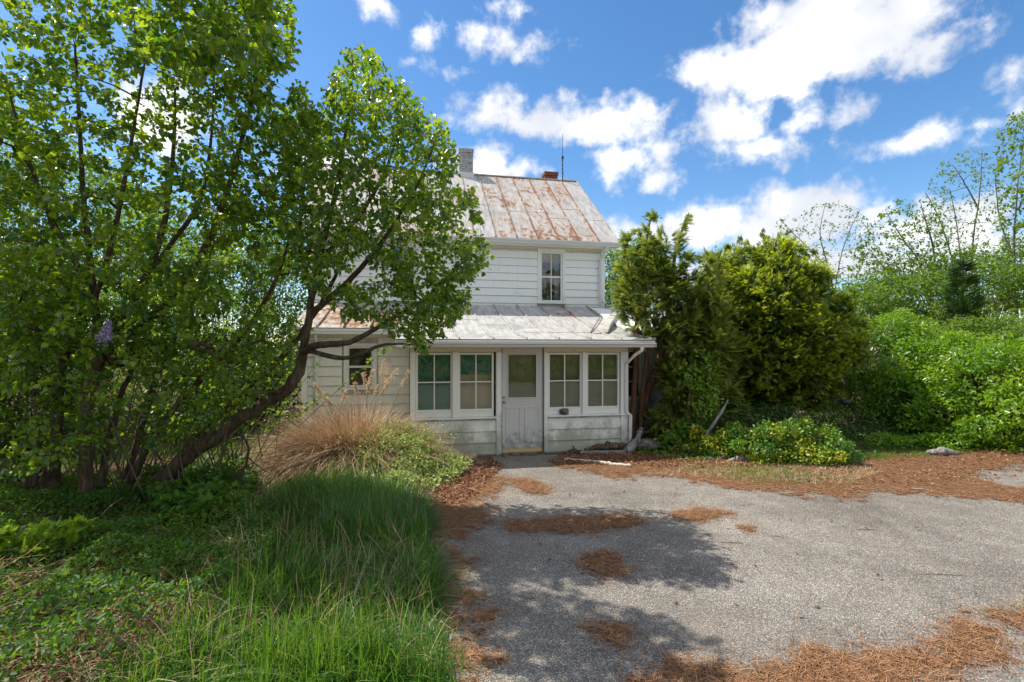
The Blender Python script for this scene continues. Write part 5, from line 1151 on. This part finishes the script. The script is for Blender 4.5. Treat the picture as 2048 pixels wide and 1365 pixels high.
cover('ground_cover', 'low creeper at the edge of the bed right of the porch', [(1270, 912), (1330, 880), (1500, 905), (1560, 918), (1480, 925), (1350, 925)], 2600, .12, .045, 'euon', .4, SMALL, 12)
# dead leaves
def leaves_flat(label, poly, n, sz, name='dead_leaves'):
    b = sample_poly(GP(poly), n, g); p = np.column_stack([b, .018 + .03 * g.random(n)]); d = unit(rvec(n, g) * [1, 1, .35]); nn = unit(rvec(n, g) * .45 + [0, 0, 1.])
    tv = OVAL[0].copy(); tv[:, 2] *= 2.2
    return tag(scatter(name, (tv, OVAL[1]), p, d, nn, sz * (.6 + .7 * g.random(n)), M['dead_leaf'], None, g.random(n)), label, 'dead leaves', kind='stuff')
leaves_flat('brown dead leaves drifted against the variegated shrub', [(850, 1010), (860, 985), (930, 945), (985, 920), (1005, 935), (985, 955), (960, 985), (920, 1012)], 2600, .05)
leaves_flat('brown dead leaves along the foot of the porch and the bed', [(1090, 925), (1130, 912), (1260, 905), (1420, 915), (1560, 925), (1560, 938), (1420, 940), (1280, 935), (1130, 932)], 2400, .05)
leaves_flat('dead leaves scattered on the right-hand needle strip', [(1560, 930), (2100, 900), (2100, 950), (1900, 975), (1600, 970)], 900, .05)
leaves_flat('dead leaves in the undergrowth below the lilacs', [(100, 1330), (200, 1240), (330, 1180), (400, 1230), (300, 1320)], 1500, .05)
leaves_flat('a few dead leaves blown onto the open asphalt', [(1000, 960), (1400, 990), (1900, 1020), (1700, 1250), (1100, 1250)], 45, .045)
n = 420; b = sample_poly(GP([(-60, 1010), (420, 1010), (540, 1090), (380, 1260), (150, 1380), (-60, 1380)]), n, g)
tag(flat_strips(b, .34, .007, M['dead_leaf'], 'fallen_twigs', g.random(n), .06, .2, .5), 'thin dead twigs caught in the ground cover below the lilacs', 'twigs', kind='stuff')
leaves_flat('brown leaf litter between the ground cover plants at the lower left', [(-60, 1100), (330, 1060), (480, 1150), (330, 1290), (100, 1390), (-60, 1390)], 2600, .055)
# straw on the ground bottom left
n = 700; b = sample_poly(GP([(60, 1345), (170, 1260), (330, 1200), (400, 1225), (330, 1300), (200, 1370)]), n, g)
tag(blades('straw', np.column_stack([b, np.full(n, .02)]), g.random(n) * 6.28, .25 + .3 * g.random(n), np.clip(g.normal(1.1, .2, n), .6, 1.4), np.full(n, .003), M['dry'], None, g.random(n), 4, .6, g), 'dry straw lying at the lower left corner', 'straw', kind='stuff')
# feathery juniper shoot reaching in at the left edge
g = np.random.default_rng(120)
e = plant('juniper_shrub', 'feathery yellow-green juniper shoots reaching in at the lower left edge', 'shrub', (W(-80, 1120, 4.9)[0], 4.9, 0))
lb = [limb([(-160, 1110, 4.9), (-60, 1100, 4.85), (60, 1080, 4.8), (170, 1052, 4.75)], [.018, .014, .009, .003], 16, .1), limb([(-160, 1130, 4.8), (-40, 1125, 4.7), (80, 1110, 4.6), (150, 1090, 4.6)], [.016, .012, .008, .003], 16, .1), limb([(-80, 1180, 4.9), (-90, 1140, 4.9), (-100, 1110, 4.9)], [.03, .025, .02], 8)]
P, Q = grow(lb, region([(-100, 1080), (60, 1060), (180, 1040), (175, 1062), (90, 1110), (-100, 1150)], 110, 4.5, 5.0, g), g, .003, .003, .05, .06)
branches_mesh('stems', lb, P, Q, M['twig'], e); pos, tan, idx = twig_leaves(P, g, 90, .1, 10, .02); n = len(pos)
scatter('foliage', CYP, pos, unit(tan * .6 + np.array([.5, 0, .15]) + rvec(n, g) * .4), unit(rvec(n, g) * .5 + [0, 0, 1]), .085 * (.6 + .7 * g.random(n)), M['juniper'], e, np.clip(g.normal(.45, .18, n), 0, 1), .3)
e = plant('dandelion', 'single yellow dandelion flower in the ground cover below the lilacs', 'flower', W(357, 1150, 4.75) * [1, 1, 0])
n = 60; a = g.random(n) * 6.28; c = W(357, 1123, 4.7); dd = np.stack([np.cos(a), np.sin(a), .3 + g.random(n)], 1)
scatter('flower_head', SMALL, np.repeat(c[None], n, 0), dd, rvec(n, g) * .2 + [0, 0, 1], np.full(n, .028), M['yellow'], e, g.random(n))
MB().tube(np.array([(0, 0, 0), (.01, 0, .1), c - np.array(e['_base'])]), .003, 5).build('stalk', M['under'], e)

# ------------------------------------------------------------------ stones, logs, sticks, bowl
def rock(name, label, loc, r, mat, seed, squash=.7):
    gg = np.random.default_rng(seed); import bmesh
    bm = bmesh.new(); bmesh.ops.create_icosphere(bm, subdivisions=4, radius=1)
    dirs = gg.normal(size=(14, 3)); dirs = unit(dirs); hs_ = gg.uniform(.62, .95, 14)
    for v in bm.verts:
        p = np.array(v.co); k = 1.0
        for d_, h_ in zip(dirs, hs_):
            q = p @ d_
            if q > h_: p = p - d_ * (q - h_) * .85
        p *= 1 + .05 * math.sin(p[0] * 9 + seed) * math.sin(p[1] * 11) + .03 * math.sin(p[2] * 23 + p[0] * 17)
        v.co = Vector(p * np.array([r, r * .8, r * squash]))
    mz = min(v.co.z for v in bm.verts)
    for v in bm.verts: v.co.z -= mz
    me = bpy.data.meshes.new(name); bm.to_mesh(me); bm.free(); me.materials.append(M[mat])
    me.polygons.foreach_set('use_smooth', [True] * len(me.polygons)); o = link(name, me); o.location = loc; return tag(o, label, 'rock')
rock('rock', 'dark rough rock sitting on the window ledge right of the door', hm @ Vector((-1.33, -.03, .736)), .115, 'stone', 3, .62)
rock('rock', 'half-buried boulder beside the porch corner under the cypress', tuple(W(1295, 905, 9.9) * [1, 1, 0]), .30, 'stone', 8, .42)
rock('rock', 'pale reddish stone at the foot of the smaller dead grass clump', tuple(G(628, 948)), .16, 'pale_stone', 5, .55)
rock('rock', 'flat stone at the foot of the porch wall left of the door', tuple(hm @ Vector((-3.2, -.28, 0))), .14, 'pale_stone', 9, .5)
rock('rock', 'pale flat stone in the ground cover at the lower left', tuple(G(290, 1205)), .13, 'pale_stone', 12, .4)
def stick(name, label, pts, rad, mat, cat='branch', k=10, twigs=(), gn=.15):
    base = np.array([*np.array(pts[0])[:2], 0]); e = plant(name, label, cat, base); p, r = smooth_line(pts, rad, 26); gg = np.random.default_rng(len(label)); p[1:-1] += gg.normal(0, 1, p[1:-1].shape) * r[1:-1, None] * gn
    lb = [(p, r)] + [smooth_line(a, b_, 12) for a, b_ in twigs]; Vs = []; Fs = []; n = 0
    for q, rr in lb:
        v, f = tubes(q[None], rr[None], k, .2); Vs.append(v); Fs.append(f + n); n += len(v)
        m_ = len(q)
        Vs.append(q[[0, -1]]); cA = n; n += 2; st = cA - len(v)
        Fs.append(np.array([[cA, st + (j + 1) % k, st + j, st + j] for j in range(k)])); Fs.append(np.array([[cA + 1, st + (m_ - 1) * k + j, st + (m_ - 1) * k + (j + 1) % k, st + (m_ - 1) * k + (j + 1) % k] for j in range(k)]))
    F4 = np.vstack([f for f in Fs if len(f)]); tri = F4[F4[:, 2] == F4[:, 3]][:, :3]; quad = F4[F4[:, 2] != F4[:, 3]]
    return mesh_np('wood', np.vstack(Vs), [tri, quad], M[mat], e, smooth=True)
a, b_ = G(1128, 922), G(1262, 936)
stick('fallen_branch', 'pale bleached branch lying on the driveway in front of the porch', [a + [0, 0, .03], a * .6 + b_ * .4 + [0, .02, .035], a * .3 + b_ * .7 + [0, -.02, .03], b_ + [0, 0, .03]], [.022, .028, .034, .03], 'pale_wood')
hv = lambda u, v, z: np.array(hm @ Vector((u, v, z)))
stick('driftwood_log', 'dark hollow weathered log lying against the porch wall', [hv(-.95, -.17, .06), hv(-.7, -.16, .10), hv(-.4, -.15, .12), hv(-.1, -.15, .10)], [.03, .055, .07, .06], 'bark', 'log', 12, gn=.25)
stick('tree_root', 'grey split stump root standing against the porch corner', [hv(-.12, -.22, .04), hv(.06, -.2, .14), hv(.16, -.18, .3), hv(.22, -.17, .46)], [.09, .085, .07, .03], 'dead_wood', 'stump', 12, [([hv(.05, -.2, .12), hv(.12, -.24, .3), hv(.15, -.25, .40)], [.06, .045, .01])], .25)
stick('driftwood_log', 'short knotty dark stick end beside the grey plank', [hv(-1.35, -.2, .03), hv(-1.2, -.22, .06), hv(-1.05, -.22, .05)], [.02, .045, .02], 'bark', 'log', 10, [([hv(-1.18, -.22, .07), hv(-1.2, -.23, .14), hv(-1.24, -.23, .18)], [.025, .015, .004])], .3)
pk = MB().add([(-1.12, -.36, .02), (-.22, -.42, .015), (-.16, -.26, .02), (-1.05, -.22, .03), (-1.12, -.36, .05), (-.22, -.42, .045), (-.16, -.26, .055), (-1.05, -.22, .065)], [(0, 3, 2, 1), (4, 5, 6, 7), (0, 1, 5, 4), (1, 2, 6, 5), (2, 3, 7, 6), (3, 0, 4, 7)]).build('plank', M['dead_wood'])
pk.matrix_world = hm; tag(pk, 'weathered grey plank lying at the foot of the porch wall', 'plank')
bp = G(1408, 912)
stick('upright_dead_branch', 'bare grey dead branch standing upright from a root in the bed', [bp + [0, 0, .0], bp + [-.02, 0, .18], bp + [.02, 0, .36], bp + [.22, .0, .65], bp + [.36, 0, .88], bp + [.46, 0, 1.06]], [.06, .042, .03, .027, .022, .010], 'dead_wood', 'branch', 10,
      [([bp + [0, 0, .08], bp + [-.15, -.05, .08], bp + [-.26, -.06, .02]], [.035, .025, .008]), ([bp + [0, 0, .06], bp + [.16, -.08, .05], bp + [.3, -.1, .02]], [.035, .028, .01]), ([bp + [-.02, 0, .1], bp + [-.1, 0, .16], bp + [-.17, .02, .22]], [.02, .012, .004])])
b2 = G(1490, 925)
stick('tree_root', 'flat grey root lying in front of the golden shrub', [b2 + [-.3, 0, .03], b2 + [-.1, -.03, .06], b2 + [.1, 0, .05], b2 + [.28, .02, .03]], [.02, .05, .045, .015], 'dead_wood', 'root', 10, gn=.3)
b2 = G(1888, 912)
stick('tree_root', 'dark knobbly root lying at the right-hand bed edge', [b2 + [-.28, 0, .05], b2 + [-.1, -.03, .09], b2 + [.1, .02, .07], b2 + [.3, .02, .04]], [.04, .07, .06, .02], 'dead_wood', 'root', 10, gn=.35)
b2 = G(1840, 983)
stick('bark_strip', 'small dark bark strip lying at the driveway edge on the right', [b2 + [-.1, .02, .02], b2 + [0, 0, .03], b2 + [.12, -.06, .02]], [.008, .016, .006], 'dead_wood', 'bark', 8)
for x, y, l, lab in ((1462, 1088, .12, 'thin twig on the asphalt just below the smallest needle patch'), (1738, 1062, .14, 'thin twig lying farthest back on the open asphalt'), (1880, 1152, .18, 'longest thin twig on the asphalt, nearest the right edge'), (1550, 1075, .08, 'shortest thin twig, in the middle of the open asphalt')):
    b2 = G(x, y); stick('fallen_twig', lab, [b2 + [-l, .01, .012], b2 + [0, 0, .015], b2 + [l, -.02, .012]], [.002, .004, .002], 'twig', 'twig', 5)['grp'] = 1
for o in C.objects:
    if o.name.startswith('fallen_twig'): o['group'] = 'twigs on the asphalt'
# hanging bowl on a shepherd's hook
bw = W(1691, 806, 10.6); e = plant('hanging_planter', 'dark hanging bowl planter on a thin post below the yew', 'planter', (bw[0] + .23, 10.62, 0))
b0 = np.array(e['_base']); cy = bw - b0
MB().tube([(cy[0], cy[1], cy[2] - .06), (cy[0], cy[1], cy[2] - .055), (cy[0], cy[1], cy[2]), (cy[0], cy[1], cy[2] + .06), (cy[0], cy[1], cy[2] + .065), (cy[0], cy[1], cy[2] + .02)], [.04, .07, .095, .12, .11, .08], 16).build('bowl', M['iron'], e, smooth=True)
MB().tube([(0, 0, 0), (0, 0, 1.2), (0, 0, 1.42), (-.06, 0, 1.5), (-.16, 0, 1.5), (cy[0], cy[1], 1.44)], .009, 6).build('post', M['iron'], e)
for s in (-1, 0, 1): MB().tube([(cy[0] + s * .11, cy[1] - .03 * (1 - abs(s)), cy[2] + .062), (cy[0], cy[1], 1.44)], .003, 4).build('chain', M['iron'], e)
sc = G(1642, 938); o = rock('paper_scrap', 'crumpled white paper scrap below the golden shrub', tuple(sc), .07, 'paper', 4, .2); o['category'] = 'litter'
for o in list(bpy.data.objects):
    if '_base' in o: del o['_base']
    if 'grp' in o: del o['grp']
